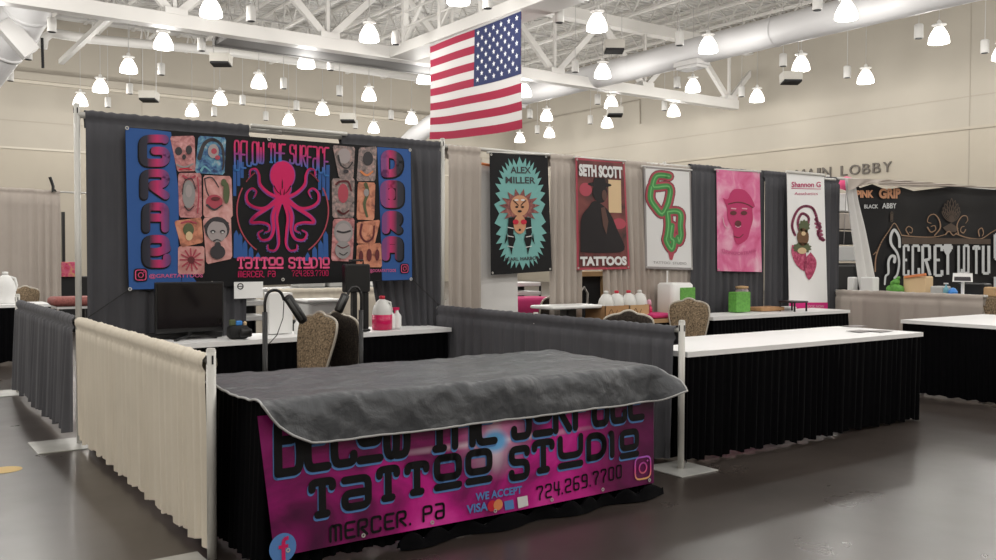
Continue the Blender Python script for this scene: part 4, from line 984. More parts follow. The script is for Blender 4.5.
poly(b, [Z(*p) for p in smooth_path([(125,305),(145,335),(140,370),(120,402),(105,375),(102,335),(125,305)], 4)[:-1]], m_); b.build('petal_print', 't_petal', t)
m_ = onS(.008); b = MB(); q = Z(102,215); ell(b, q[0], q[1], 5.5, 6.5, m_, 20, jag=.12); q = Z(95,290); ell(b, q[0], q[1], 9, 5.5, m_, 22, jag=.1); b.build('leaf_print', 'a_leaf', t)
b = MB(); q = Z(98,252); ell(b, q[0], q[1], 6, 9, m_, 18); b.build('creature_print', 'a_brown', t)
m_ = onS(.010); b = MB(); q = Z(95,300); ell(b, q[0], q[1], 4.5, 3.2, m_, 12); q = Z(100,240); ell(b, q[0], q[1], 2.2, 2.2, m_, 10); b.build('cream_print', 'a_cream', t)
b = MB(); sq_text(b, 'BOOK NOW', Z(110,0)[0], Z(172,0)[0], Z(0,500)[1], Z(0,490)[1], onS(.004), .02); b.build('lettering', 'a_palepink', t)
# ------------------------------------------------------------------ large black banner at right
YL = -.14
def lotpt(off):
    def f(px, py):
        y = YL
        p = pt(px, py, y=y-.0); 
        yy = YL-.05*(p.x-9.5)*.9
        p = pt(px, py, y=yy-off); return (p.x, yy-off+.02*math.sin(p.x*4.2), p.z)
    return f
t = thing('hanging_banner', 'large black banner with gold scrollwork and tall silver lettering at right', 'banner', (11, YL, .9))
m0 = lotpt(0); b = MB()
TOP = [(853,179),(861,188),(872,184),(885,190),(900,187),(915,191),(930,189),(947,187),(960,187),(1000,190),(1040,193)]
LEF = [(853,179),(858,200),(866,228),(873,258),(879,292)]
def ip(P, t_):
    t_ *= len(P)-1; i = min(int(t_), len(P)-2); w = t_-i; return (P[i][0]+(P[i+1][0]-P[i][0])*w, P[i][1]+(P[i+1][1]-P[i][1])*w)
def lf(u, v):
    a = ip(TOP, u); l = ip(LEF, 1-v); x = l[0]+(1040-l[0])*((a[0]-853)/(1040-853)) if True else 0; yt = a[1]; yb = 330
    return m0(x, yb+(yt-yb)*v if v > 0 else yb)
b.grid(60, 20, lf); b.build('vinyl_sheet', 'a_black', t, smooth=True)
Z = lambda X, Y: (845+X/6.225, 220+Y/6.222); W = lambda X, Y: (845+X/6.596, 170+Y/6.6)
g2_ = lotpt(.012); g3_ = lotpt(.018); g4_ = lotpt(.024)
b = MB()
SCR = [[(185,320),(190,230),(220,140),(270,60),(300,20),(330,60),(350,95)], [(350,95),(400,100),(470,105),(560,105),(620,90)], [(680,85),(740,105),(800,115),(860,115),(910,80),(940,60)],
       [(400,90),(380,60),(400,40),(425,55),(420,80),(405,75)], [(560,95),(590,50),(585,0),(560,-35),(530,-25),(520,10),(540,20)], [(520,45),(540,75),(565,60),(560,35),(540,40)],
       [(700,85),(690,30),(720,-20),(755,-25),(765,0),(750,20)], [(750,60),(735,80),(715,70),(720,45),(740,40)], [(845,100),(840,65),(860,50),(870,80),(862,100)],
       [(190,200),(175,215)], [(620,90),(640,70),(665,95),(690,80),(680,85)]]
for P in SCR: stroke(b, [Z(*p) for p in smooth_path(P, 5)], 1.25, g2_, .7)
b.build('scroll_print', 'a_goldl', t)
b = MB()
quad(b, [Z(350,108),Z(910,118),Z(910,150),Z(350,150)], g2_)
for k in range(9):
    a = math.radians(-62+124*k/8); L_ = 19-abs(k-4)*1.4; bx, by = W(695,345); tx, ty = bx+L_*math.sin(a)*.75, by-L_*math.cos(a)*1.05-4
    nx, ny = math.cos(a)*2.3, math.sin(a)*2.3
    P = [(bx,by),((bx+tx)/2-nx,(by+ty)/2-ny),(tx,ty),((bx+tx)/2+nx,(by+ty)/2+ny),(bx,by)]
    stroke(b, smooth_path(P, 3), .75, g3_)
poly(b, [W(*p) for p in ((640,380),(690,350),(745,385),(720,410),(665,410))], g2_)
for k in range(4): stroke(b, [W(300+8*math.cos(q), 330-k*14+12*math.sin(q)) for q in [i*.8 for i in range(8)]], .8, g2_)
b.build('lotus_print', 'a_gold', t)
b = MB()
for k in range(14): q = Z(178+k*8, 215-k*14); ell(b, q[0], q[1], .55, .55, g2_, 8)
b.build('dot_print', 'a_gold', t)
def letl(b, S, w=2.6):
    for P in S: stroke(b, [Z(*p) for p in P], w, g4_, round_=False)
b = MB()
stroke(b, [Z(*p) for p in smooth_path([(335,165),(330,105),(300,62),(278,95),(280,150),(318,205),(332,265),(320,335),(300,360)], 5)], 3.0, g4_, 2.2)
stroke(b, [Z(*p) for p in smooth_path([(300,260),(302,230),(280,225),(262,260),(262,330),(245,350),(240,400)], 5)], 3.2, g4_, 1.6)
LT = {'E': [[(0,0),(0,1)],[(0,0),(1,0),(1,.18)],[(0,1),(1,1),(1,.82)],[(0,.48),(.7,.48)]], 'C': [[(1,.2),(1,0),(0,0),(0,1),(1,1),(1,.75)]], 'R': [[(0,0),(0,1)],[(0,0),(.9,0),(.95,.45),(0,.5)],[(.45,.5),(1,1)]],
      'T': [[(.5,0),(.5,1)],[(-.2,0),(1.2,0)],[(-.2,0),(-.2,.12)],[(1.2,0),(1.2,.12)]], 'L': [[(0,0),(0,1),(1,1),(1,.85)]], 'O': [[(0,0),(1,0),(1,1),(0,1),(0,0)]], 'U': [[(0,0),(0,1),(1,1),(1,0)]], 'S': [[(1,.25),(1,0),(0,0),(0,.45),(1,.55),(1,1),(0,1),(0,.8)]]}
for c, X0, X1, Y0, Y1 in (('E',365,398,160,345),('C',428,468,160,345),('R',492,535,160,345),('E',562,600,160,345),('T',618,648,160,340),('L',700,722,160,330),('O',738,770,160,330),('T',812,838,165,335),('U',868,900,160,332),('S',935,975,90,420)):
    letl(b, [[(X0+(X1-X0)*p[0], Y0+(Y1-Y0)*p[1]) for p in S] for S in LT[c]])
poly(b, [Z(*p) for p in ((612,150),(655,150),(655,190),(640,215),(622,215),(610,190))], g4_)
b.build('lettering', 'a_silver', t)
b = MB(); Y_ = lambda X, Y: (840+X/11.2, 175+Y/11.2)
sq_text(b, 'PINK', Y_(200,0)[0], Y_(375,0)[0], Y_(0,255)[1], Y_(0,170)[1], g3_, .05); b.build('lettering', 'a_tan', t); b = MB(); sq_text(b, 'GRIP', Y_(428,0)[0], Y_(670,0)[0], Y_(0,265)[1], Y_(0,150)[1], g3_, .05); b.build('lettering', 'a_tan', t)
b = MB(); sq_text(b, 'BLACK', Y_(280,0)[0], Y_(420,0)[0], Y_(0,375)[1], Y_(0,330)[1], g3_, .03); b.build('lettering', 'a_silver', t); b = MB(); sq_text(b, 'ABBY', Y_(460,0)[0], Y_(620,0)[0], Y_(0,375)[1], Y_(0,315)[1], g3_, .03); b.build('lettering', 'a_silver', t)
# drape above and left of it
def swag(u, v):
    T_ = [(848,178.5),(900,180),(950,184),(1000,188),(1040,191)]; B_ = [(848,191),(860,186),(872,182),(885,186),(915,187),(950,186),(1040,192)]
    a = ip(T_, u); c_ = ip(B_, u); p = pt(a[0]*v+c_[0]*(1-v), a[1]*v+c_[1]*(1-v), y=YL-.10-.045*max(0,(a[0]-850)/150)*3); return (p.x, p.y+.012*math.sin(u*60), p.z)
b = MB(); b.grid(120, 6, swag); tag(b.build('drape', 'taupe_cloth', smooth=True), 'gathered taupe drape edge showing above the large black banner at right', 'drape')
b = MB(); SL = [(846,179,854,179),(848,200,859,203),(851,225,866,228),(855,255,873,260),(860,292,880,296),(862,325,884,328)]
def sw2(u, v):
    v = 1-v; k = v*5; i = min(int(k), 4); w = k-i; q = [SL[i][j]+(SL[i+1][j]-SL[i][j])*w for j in range(4)]
    p = pt(q[0]*(1-u)+q[2]*u, q[1]*(1-u)+q[3]*u, y=YL-.02); return (p.x, p.y+.03*math.sin(u*14), p.z)
b.grid(30, 24, sw2); tag(b.build('drape', 'white_cloth', smooth=True), 'pale drape slanting down along the left edge of the large black banner', 'drape')
# ------------------------------------------------------------------ table-front banner
FY = FY0-.026
def wf(x, z): return .008*math.sin(x*3.1)-.03*max(0, x-2.3)*(-3)*max(0, .4-z)*0
def gxz(off): return lambda x, z: (x, FY-off+wf(x, z)-.02*(.75-z), min(z, .70))
def gpx(off):
    g = gxz(off)
    def f(px, py): p = pt(px, py, y=FY-.015); return g(p.x, p.z)
    return f
t = thing('table_banner', 'magenta galaxy banner with black techno lettering hanging from the front of the vinyl-covered table', 'banner', (1.33, FY, .05))
bl = pt(275,558,y=FY-.015); br = pt(655,483,y=FY-.015)
GX0, GX1 = bl.x-.0, br.x
def zb(x): return bl.z+(br.z-bl.z)*(x-GX0)/(GX1-GX0)
b = MB(); g0 = gxz(0)
b.grid(90, 30, lambda u, v: g0(GX0-.07*v+(GX1-GX0+.07*v)*u, zb(GX0+(GX1-GX0)*u)+(.70-zb(GX0+(GX1-GX0)*u))*v), uv=True)
b.build('vinyl_sheet', 'galaxy', t, smooth=True)
b = MB(); b.grid(6, 20, lambda u, v: (GX1+.05*math.sin(u*PI/2), FY+wf(GX1, .4)-.0+.10*(1-math.cos(u*PI/2)), zb(GX1)+(.70-zb(GX1))*v), uv=False); b.build('turned_end', mat('print_dark_purple', (.03,.006,.03), .4), t, smooth=True)
def W_(px, py): p = pt(px, py, y=FY-.015); return p.x, p.z
def line(text, p0, p1, hh, w, gap, shadow=True, mt='a_black', dz=-.011, dx=-.004, h1=None):
    (x0, z0), (x1, z1) = W_(*p0), W_(*p1)
    lo = lambda x: z0+(z1-z0)*(x-x0)/(x1-x0); h1 = hh if h1 is None else h1; hi = lambda x: lo(x)+hh+(h1-hh)*(x-x0)/(x1-x0)
    if shadow:
        g = gxz(.003); words('lettering_shadow', 'a_bluel', t, text, x0, x1, lo, hi, lambda x, z: g(x+dx, z+dz), w, gap)
    words('lettering', mt, t, text, x0, x1, lo, hi, gxz(.005), w, gap)
line('BELOW THE SURFACE', (279,474), (643,417), .25, .30, .34, h1=.20)
line('TATToo', (322,517), (487,481), .125, .27, .42) if False else None
def seq(items, grp=((0, 6), (6, 12))):
    """letters of the middle line, each placed on its own photo span"""
    for lay in (0, 1):
      for g0_, g1_ in grp:
        b = MB(); g = gxz(.003 if lay == 0 else .0055); mp = (lambda x, z, g=g: g(x-.004, z-.011)) if lay == 0 else g
        for c, px0, px1, pyb, h in items[g0_:g1_]:
            x0, z0 = W_(px0, pyb); x1, _ = W_(px1, pyb); sw = .036
            for S in TG[c]:
                P = [(x0+sw/2+(x1-x0-sw)*p[0]/.9, z0+sw/2+(h-sw)*p[1]) for p in (rnd(S, .22) if len(S) > 2 else S)]
                stroke(b, P, sw, mp)
        b.build('lettering' if lay else 'lettering_shadow', 'a_black' if lay else 'a_bluel', t)
seq([('T',309,337,521,.180),('A',342,374,513,.160),('T',377,401,504,.170),('T',405,430,498,.165),('O',434,462,492,.175),('O',465,492,486,.175),
     ('S',508,530,482,.180),('T',531,554,475,.180),('U',557,583,470,.180),('D',586,607,462,.155),('I',608,618,459,.155),('O',620,640,460,.165)])
line('MERCER. PA', (331,542), (444,517), .068, .20, .42, shadow=False)
line('724.269.7700', (536,500), (622,477), .068, .20, .44, shadow=False)
b = MB(); (x0, z0), (x1, z1) = W_(475,501), W_(521,493); g = gxz(.005)
gg, ff = glyphs('WE ACCEPT', .03); b.add([g(x0+(x1-x0)*p[0], z0+(z1-z0)*p[0]+.04*p[1]) for p in gg], ff)
(x0, z0), (x1, z1) = W_(466,514), W_(487,510); gg, ff = glyphs('VISA', .03); b.add([g(x0+(x1-x0)*p[0], z0+(z1-z0)*p[0]+.045*p[1]) for p in gg], ff); b.build('lettering', 'a_bluel', t)
for px, mt in ((491,'a_red'),(497,'a_orange')): b = MB(); x, z = W_(px, 505.5-(px-491)*.2); ell(b, x, z, .028, .028, gxz(.006 if px == 491 else .007), 20); b.build('card_logo', mt, t)
b = MB(); p = [W_(*q) for q in ((503,501),(512,499),(513,508),(504,510))]; poly(b, p, gxz(.006)); b.build('card_logo', 'a_bluel', t)
b = MB(); p = [W_(*q) for q in ((516,497),(526,495),(527,505),(517,508))]; poly(b, p, gxz(.006)); b.build('card_logo', 'a_white', t)
b = MB(); x, z = W_(283,548); ell(b, x, z, .062, .064, gxz(.005), 28); b.build('round_badge', 'a_bluel', t)
b = MB(); stroke(b, smooth_path([(x+.026,z+.040),(x+.006,z+.036),(x+.002,z+.012),(x+.002,z-.058)], 4), .017, gxz(.008), round_=False); stroke(b, [(x-.020,z+.006),(x+.024,z+.006)], .015, gxz(.008), round_=False); b.build('badge_letter', 'a_mag', t)
x, z = W_(643.5,468); b = MB(); n = 24; sq = lambda r: rnd([(x,z+r),(x+r,z+r),(x+r,z-r),(x-r,z-r),(x-r,z+r),(x,z+r)], r*.6)
stroke(b, sq(.062), .010, gxz(.006)); stroke(b, [(x+.029*math.cos(2*PI*k/n), z+.029*math.sin(2*PI*k/n)) for k in range(n+1)], .010, gxz(.006)); ell(b, x+.037, z+.037, .006, .006, gxz(.006), 10)
b.build('icon_line', fade('print_icon_fade', 2, [(0, (.8,.45,.15)), (.4, (.8,.08,.3)), (1, (.45,.12,.6))]), t)
for i in range(7):
    x = GX0+.06+(GX1-GX0-.1)*i/6; q = gxz(.004)(x, zb(x)+.022); b = MB(); b.lathe((0,0,0), [(.005,0),(.010,0),(.010,.003),(.005,.003),(.005,0)], 10, False)
    b.v = [(q[0]+v[0], q[1]-v[2], q[2]+v[1]) for v in b.v]; b.build('grommet', 'chrome', t)
# ------------------------------------------------------------------ chairs
def chair(fab='t_chair', shell='t_chair'):
    t = thing('banquet_chair', '', 'chair', (0,0,0))
    def tilt(x, z, d): return (x, .19+(z-.45)*.20+d, z)
    out = [(-.135,.50),(-.165,.62),(-.195,.76),(-.200,.84),(-.185,.895),(-.13,.925),(-.07,.935),(-.035,.955),(0,.962)]
    full = out+[(-x, z) for x, z in reversed(out[:-1])]; full = [(p[0], p[1]) for p in smooth_path(full, 3)]
    n = len(full)
    def ring(s, d): return [tilt(p[0]*s, .72+(p[1]-.72)*s, d) for p in full]
    b = MB(); b.loft([ring(.80,-.030), ring(.93,-.026), ring(.975,-.01), ring(.975,.012), ring(.93,.020), ring(.80,.022)], True); b.build('backrest', fab, t, smooth=True, world=False)
    b = MB(); b.tube([tilt(p[0]*1.0, .72+(p[1]-.72)*1.0, 0) for p in full], .010, 8); b.build('back_frame', 'chair_frame', t, smooth=True, world=False)
    b = MB(); b.rbox((-.20,-.22,.41), (.20,.20,.48), .06); b.build('seat', fab, t, smooth=True, world=False)
    b = MB(); b.rbox((-.19,-.20,.385), (.19,.20,.408), .03); b.build('seat_frame', 'chair_frame', t, world=False)
    for sx in (-1,1):
        b = MB(); b.tube([(sx*.17,-.18,.40),(sx*.19,-.21,.0)], .011, 8); b.build('leg', 'chair_frame', t, world=False)
        b = MB(); b.tube([(sx*.135,.20,.50),(sx*.165,.19,.40),(sx*.185,.27,.0)], .011, 8); b.build('leg', 'chair_frame', t, world=False)
    return t
M['chair_frame'] = mat('gold_grey_chair_frame', (.50,.46,.40), .35, metal=.4)
def face(a): return a   # local front is -y; rotation turns it
c1 = chair(); c1.location = (1.24, -.94, 0); c1.rotation_euler.z = math.radians(-71); c1['label'] = 'tan patterned banquet chair leaning right behind the vinyl-covered table'; c1['group'] = 'banquet chairs'
c2 = chair('t_chair_shaded'); c2.location = (1.92, -.74, 0); c2.rotation_euler.z = math.radians(112); c2['label'] = 'banquet chair with dark outer fabric and painted-in shade, back to back with the tan patterned one'; c2['group'] = 'banquet chairs'
dup(c2, (3.77, -1.73, 0), math.radians(145), 'dark banquet chair whose curved top shows above the grey low drape', 'banquet chairs')
dup(c1, (5.36, -.98, 0), math.radians(-46), 'tan patterned banquet chair standing behind the long white-topped table', 'banquet chairs')
q = pt(530, 308, y=.9); dup(c2, (q.x, .9, 0), math.radians(200), 'banquet chair seen through the gap below the black and turquoise banner', 'banquet chairs')
dup(c1, (9.60, -2.05, 0), math.radians(-30), 'tan patterned banquet chair at the right edge behind the front table', 'banquet chairs')
q = pt(18, 285, y=6.8); dup(c1, (q.x, 6.85, 0), math.radians(190), 'tan patterned banquet chair in the far left booth', 'banquet chairs')
# ------------------------------------------------------------------ monitor
p = pt(157, 332, y=-.22); q = pt(221, 328, y=-.22); r_ = pt(158, 285, y=-.22)
t = thing('monitor', 'black flat-screen monitor on the back table, below the big banner', 'monitor', ((p.x+q.x)/2, -.22, .747))
b = MB(); b.rbox((p.x-.015,-.235,.80), (q.x+.02,-.20,r_.z+.02), .01, axis=1); cs = b.build('casing', 'black', t)
b = MB(); b.box((p.x,-.238,.835), (q.x+.005,-.234,r_.z+.005)); b.build('screen', 'screen', cs)
b = MB(); b.tube([((p.x+q.x)/2,-.21,.82), ((p.x+q.x)/2,-.21,.76)], .02, 8); b.build('stand_neck', 'black', t)
b = MB(); cx_ = (p.x+q.x)/2; b.bar((cx_-.14,-.33,.755), (cx_,-.22,.775), .02, .016); b.bar((cx_,-.22,.775), (cx_+.20,-.24,.755), .02, .016); b.bar((cx_,-.22,.77), (cx_,-.10,.755), .02, .016); b.build('stand_foot', 'black', t)
p = pt(139, 334, y=-.27); q = pt(229, 327, y=-.27)
b = MB(); b.rbox((p.x,-.135,.747), (q.x,-.085,.80), .015, axis=0); tag(b.build('soundbar', 'black'), 'long low black bar lying at the foot of the monitor', 'soundbar')
# ------------------------------------------------------------------ clutter on the back table
def on_table(px, py, y): return pt(px, py, y=y)
def jug(x, y, z, s, label, group, cap='red_cap', body='translucent', proto=[]):
    t = thing('jug', label, 'jug', (x, y, z), group)
    b = MB(); b.lathe((x,y,z), [(.02*s,0),(.075*s,.0),(.08*s,.02*s),(.08*s,.15*s),(.07*s,.19*s),(.04*s,.235*s),(.022*s,.25*s)], 16); bd = b.build('body', body, t, smooth=True)
    b = MB(); b.lathe((x,y,z), [(.023*s,.25*s),(.024*s,.275*s),(.01*s,.278*s)], 12); b.build('cap', cap, bd, smooth=True)
    b = MB(); b.tube([(x+.03*s,y,z+.235*s),(x+.075*s,y,z+.22*s),(x+.088*s,y,z+.16*s),(x+.075*s,y,z+.11*s)], .010*s, 8); b.build('handle', body, bd, smooth=True)
    return t
# skull-like dark box with trinkets
p = pt(238, 335, y=-.38)
t = thing('camera_bag', 'small dark pouch stuffed with coloured trinkets on the back table, right of the monitor', 'pouch', (p.x, -.38, .75))
b = MB(); b.rbox((p.x-.075,-.44,.75), (p.x+.075,-.32,.85), .03); b.build('body', 'black_matte', t, smooth=True)
b = MB(); b.rbox((p.x-.01,-.475,.765), (p.x+.08,-.44,.83), .015, axis=1); b.build('front_pocket', 'black', t, smooth=True)
b = MB(); b.rbox((p.x-.02,-.40,.85), (p.x+.03,-.36,.885), .01); b.build('trinket', 'blue_pl', t)
b = MB(); b.rbox((p.x-.065,-.40,.85), (p.x-.02,-.36,.895), .01); b.build('trinket', 'a_leaf', t)
b = MB(); b.lathe((p.x+.055,-.38,.85), [(.012,0),(.014,.02),(.004,.03)], 10); b.build('trinket', 'a_cream', t)
# white paper sign
a = pt(234,282,y=-.10); c = pt(263,298,y=-.10)
t = thing('notice_sheet', 'white notice sheet with a round emblem hanging under the big banner', 'notice', (a.x, -.1, c.z))
b = MB(); b.box((a.x,-.102,c.z), (c.x,-.098,a.z)); b.build('sheet', 'white_top', t)
b = MB(); k = 16; stroke(b, [(a.x+.05+.022*math.cos(2*PI*i/k), a.z-.035+.022*math.sin(2*PI*i/k)) for i in range(k+1)], .008, lambda x, z: (x,-.104,z)); stroke(b, [(a.x+.035,a.z-.035),(a.x+.065,a.z-.035)], .006, lambda x, z: (x,-.104,z)); b.build('emblem', 'a_dgrey', t)
# white cabinet box
a = pt(268,293,y=-.16); c = pt(292,336,y=-.16)
b = MB(); b.rbox((a.x,-.18,.752), (c.x,-.06,a.z), .008); tag(b.build('storage_box', 'white_pl'), 'tall plain white box on the back table behind the gooseneck lamp', 'box')
# goose-neck lamps on stands
def arm_lamp(pxp, loop, head, label, y=-1.4):
    b0 = pt(pxp, 340, y=y); t = thing('gooseneck_lamp', label, 'lamp', (b0.x, y, 0), None)
    P = [pt(*q, y=y) for q in loop]; top = P[0]
    b = MB(); b.tube([(b0.x,y,.02),(b0.x,y,top.z)], .017, 10); b.build('pole', 'black', t, smooth=True)
    b = MB(); S = [P[0]]; pts = P
    for i in range(len(pts)-1):
        for k in range(1,6):
            tt = k/5; p0 = pts[max(i-1,0)]; p1 = pts[i]; p2 = pts[i+1]; p3 = pts[min(i+2,len(pts)-1)]
            S.append(.5*((2*p1)+(p2-p0)*tt+(2*p0-5*p1+4*p2-p3)*tt*tt+(3*p1-p0-3*p2+p3)*tt**3))
    b.tube(S, .010, 8); b.build('gooseneck', 'black', t, smooth=True)
    a, c = [pt(*q, y=y) for q in head]; d = (c-a); b = MB(); b.tube([a, a+d*.06, a+d*.94, c], [.022,.032,.032,.024], 14); b.build('lamp_head', 'black', t, smooth=True)
    b = MB(); nrm = Vector((-.5,-.8,0)).normalized(); b.tube([a+d*.1+nrm*.02, a+d*.9+nrm*.02], .016, 8); b.build('light_strip', 'a_pl', t, smooth=True)
    b = MB()
    for k in range(3):
        an = k*2*PI/3+.4; b.bar((b0.x,y,.12), (b0.x+.28*math.cos(an), y+.28*math.sin(an), .012), .02, .015)
    b.build('tripod_feet', 'black', t)
    return t
arm_lamp(265, [(265,312),(265,302),(268,293),(275,290),(281,293),(284,300)], ((287,296),(304,322)), 'black gooseneck lamp on a floor pole between the monitor and the tan chair')
arm_lamp(361, [(361,310),(361,296),(358,288),(352,288),(349,292),(347,296)], ((346,294),(338,312)), 'black gooseneck lamp on a floor pole in front of the black tower', -1.2)
b = MB(); b.tube([pt(284,300,y=-1.4), pt(283,318,y=-1.42), pt(277,335,y=-1.45), pt(268,345,y=-1.42)], .003, 6); tag(b.build('power_cord', 'cord'), 'thin cord dangling from the left gooseneck lamp', 'cord')
# black tower with panel
a = pt(350,325,y=-.32); c = pt(368,325,y=-.32); u_ = pt(343,264,y=-.32); v_ = pt(368,292,y=-.32)
t = thing('lighting_tower', 'upright black tower with a wide rectangular head standing on the back table', 'stand', ((a.x+c.x)/2, -.32, .75))
b = MB(); b.rbox((a.x,-.38,.752), (c.x,-.28,.775), .02); b.build('base', 'black', t)
b = MB(); b.rbox((a.x+.01,-.36,.775), (a.x+.05,-.30,v_.z), .01); b.build('column', 'black', t)
b = MB(); b.rbox((c.x-.055,-.36,.775), (c.x-.01,-.30,v_.z), .01); b.build('column', 'black', t)
b = MB(); b.rbox((u_.x,-.37,v_.z), (v_.x,-.29,u_.z), .02, axis=1); b.build('head', 'black', t, smooth=False)
b = MB(); b.tube([(u_.x+.05,-.33,u_.z-.005),(u_.x+.05,-.33,u_.z+.03),(v_.x-.05,-.33,u_.z+.03),(v_.x-.05,-.33,u_.z-.005)], .008, 8); b.build('carry_handle', 'black', t, smooth=True)
p = pt(381, 299, y=-.22); t = jug(p.x, -.24, .75, 1.05, 'jug with a magenta lower half beside the black tower', None, 'red_cap')
b = MB(); b.lathe((p.x,-.24,.75), [(.075,.002),(.086,.002),(.087,.13),(.08,.132)], 16); b.build('magenta_contents', 'pinkliq', t, smooth=True)
for k, px in enumerate((391, 397)):
    p = pt(px, 299, y=-.20)
    t = thing('spray_bottle', 'white spray bottle with pink trigger right of the magenta jug, %s' % ('nearer the jug' if k == 0 else 'farther from the jug'), 'bottle', (p.x, -.2, .75), 'white spray bottles')
    b = MB(); b.lathe((p.x,-.2,.75), [(.02,0),(.036,0),(.038,.02),(.038,.11),(.014,.145),(.012,.16)], 14); b.build('body', 'white_pl', t, smooth=True)
    b = MB(); b.box((p.x-.035,-.21,.91), (p.x+.018,-.19,.935)); b.box((p.x-.028,-.205,.885), (p.x-.018,-.195,.91)); b.build('trigger', 'pinkliq', t)
for k, px in enumerate((297, 306, 342)):
    p = pt(px, 322, y=-.2); t = thing('bottle', ['small pale bottle just right of the tall white box','small pale bottle behind the left gooseneck lamp head','small pale bottle left of the black tower'][k], 'bottle', (p.x,-.2,.75), 'small pale bottles on the back table')
    b = MB(); b.lathe((p.x,-.2,.75), [(.018,0),(.024,0),(.025,.015),(.025,.075),(.010,.095),(.010,.105)], 12); b.build('body', 'a_cream' if k == 1 else 'white_pl', t, smooth=True)
    b = MB(); b.lathe((p.x,-.2,.75), [(.011,.105),(.011,.122),(.004,.124)], 10); b.build('cap', 'grey_pl', t)
# ------------------------------------------------------------------ booth seen through the gap behind
drape([(2.45,3.3),(4.55,3.3)], .03, .985, 'cream_cloth', 'low cream drape of the booth behind, seen through the gap under the big banner', None, amp=.02, per=.16, seed=31)
b = MB(); b.tube([(2.3,3.35,.0),(2.3,3.35,.9)], .02, 8); tag(b.build('rear_post', 'chrome'), 'short silver post at the end of the low cream drape behind', 'pole')
def shelf_unit(px0, px1, pys, y, label):
    a = pt(px0, pys[0], y=y); c = pt(px1, pys[-1], y=y); t = thing('shelving_unit', label, 'shelf', ((a.x+c.x)/2, y, 0))
    for py in pys:
        z = pt((px0+px1)/2, py, y=y).z; b = MB(); b.rbox((a.x,y-.0,z-.03), (c.x,y+.4,z+.02), .01); b.build('shelf', 'white_pl', t)
    zt = pt((px0+px1)/2, pys[0], y=y).z
    for x in (a.x, c.x):
        for yy_ in (y+.02, y+.38): b = MB(); b.tube([(x,yy_,0),(x,yy_,zt)], .015, 8); b.build('post', 'black', t)
    b = MB(); b.box((a.x,y+.39,.05), (c.x,y+.41,zt)); b.build('back_panel', 'black_matte', t)
shelf_unit(228, 268, (291,303,318), 1.6, 'black shelving with white shelves behind the gap left of the white box')
shelf_unit(514, 541, (284,293), 2.0, 'black shelving with a white shelf seen below the black and turquoise banner')
def bin_(px0, px1, py0, py1, y, label, m='grey_pl', d=.35):
    a = pt(px0, py0, y=y); c = pt(px1, py1, y=y); t = thing('storage_bin', label, 'bin', ((a.x+c.x)/2, y, c.z), None)
    b = MB(); zb_ = .951 if y > 4 else c.z; b.rbox((a.x,y,zb_), (c.x,y+d,a.z-.03), .03); b.build('tub', m, t); b = MB(); b.rbox((a.x-.02,y-.02,a.z-.03), (c.x+.02,y+d+.02,a.z), .02); b.build('lid', 'white_pl', t)
table(2.35, 5.3, 4.2, 4.9, 'table in the booth behind, under the storage bins', z=.95)
bin_(300, 326, 280, 290, 4.3, 'light grey storage bin left of its twin, behind the cream drape'); bin_(329, 352, 277, 290, 4.3, 'light grey storage bin in the middle behind the cream drape'); bin_(372, 392, 278, 290, 4.3, 'white storage bin at the right end behind the cream drape', 'white_pl')
bin_(309, 343, 300, 322, .75, 'large pale tote standing in the gap behind the back table', 'white_pl'); 
for o in [x for x in bpy.data.objects if x.get('label', '').startswith('large pale tote')]: pass
a = pt(309,322,y=.75); b = MB(); b.box((a.x-.05,.72,.0), (a.x+.55,1.14,a.z-.001)); tag(b.build('crate', 'black_matte'), 'black crate under the large pale tote in the gap', 'crate')
a = pt(516,297,y=1.3); c = pt(541,313,y=1.3); b = MB(); b.rbox((a.x,1.3,.62), (c.x+.3,1.8,c.z+.18), .05); tag(b.build('cushion', 'pink_cloth', smooth=True), 'magenta cloth bundle seen below the black and turquoise banner', 'cloth')
b = MB(); b.box((a.x,1.3,0), (c.x+.3,1.8,.619)); tag(b.build('crate', 'black_matte'), 'black crate under the magenta cloth bundle', 'crate')
# dark opening with chairs beyond, framed in tan wood, below the maroon banner
a = pt(577,274,y=1.2); c = pt(603,308,y=1.2)
t = thing('framed_opening', 'tan framed opening seen below the maroon banner, its darkness a solid black block', 'case', ((a.x+c.x)/2, 1.2, 0))
b = MB(); b.box((a.x,1.25,0), (c.x,1.6,a.z)); b.build('opening_dark_block', 'black_matte', t)  # solid black box in place of the shade inside the opening
b = MB(); b.box((a.x-.04,1.2,a.z-.03), (c.x+.05,1.6,a.z+.03)); b.box((c.x,1.2,0), (c.x+.05,1.6,a.z-.03)); b.build('frame', 'wood', t)
b = MB(); e = pt(584,292,y=1.22); b.tube([(e.x-.08,1.22,e.z-.1),(e.x-.06,1.22,e.z),(e.x,1.22,e.z+.06),(e.x+.06,1.22,e.z-.02),(e.x+.05,1.22,e.z-.16)], .014, 8); b.build('metal_curve', 'chrome', t)
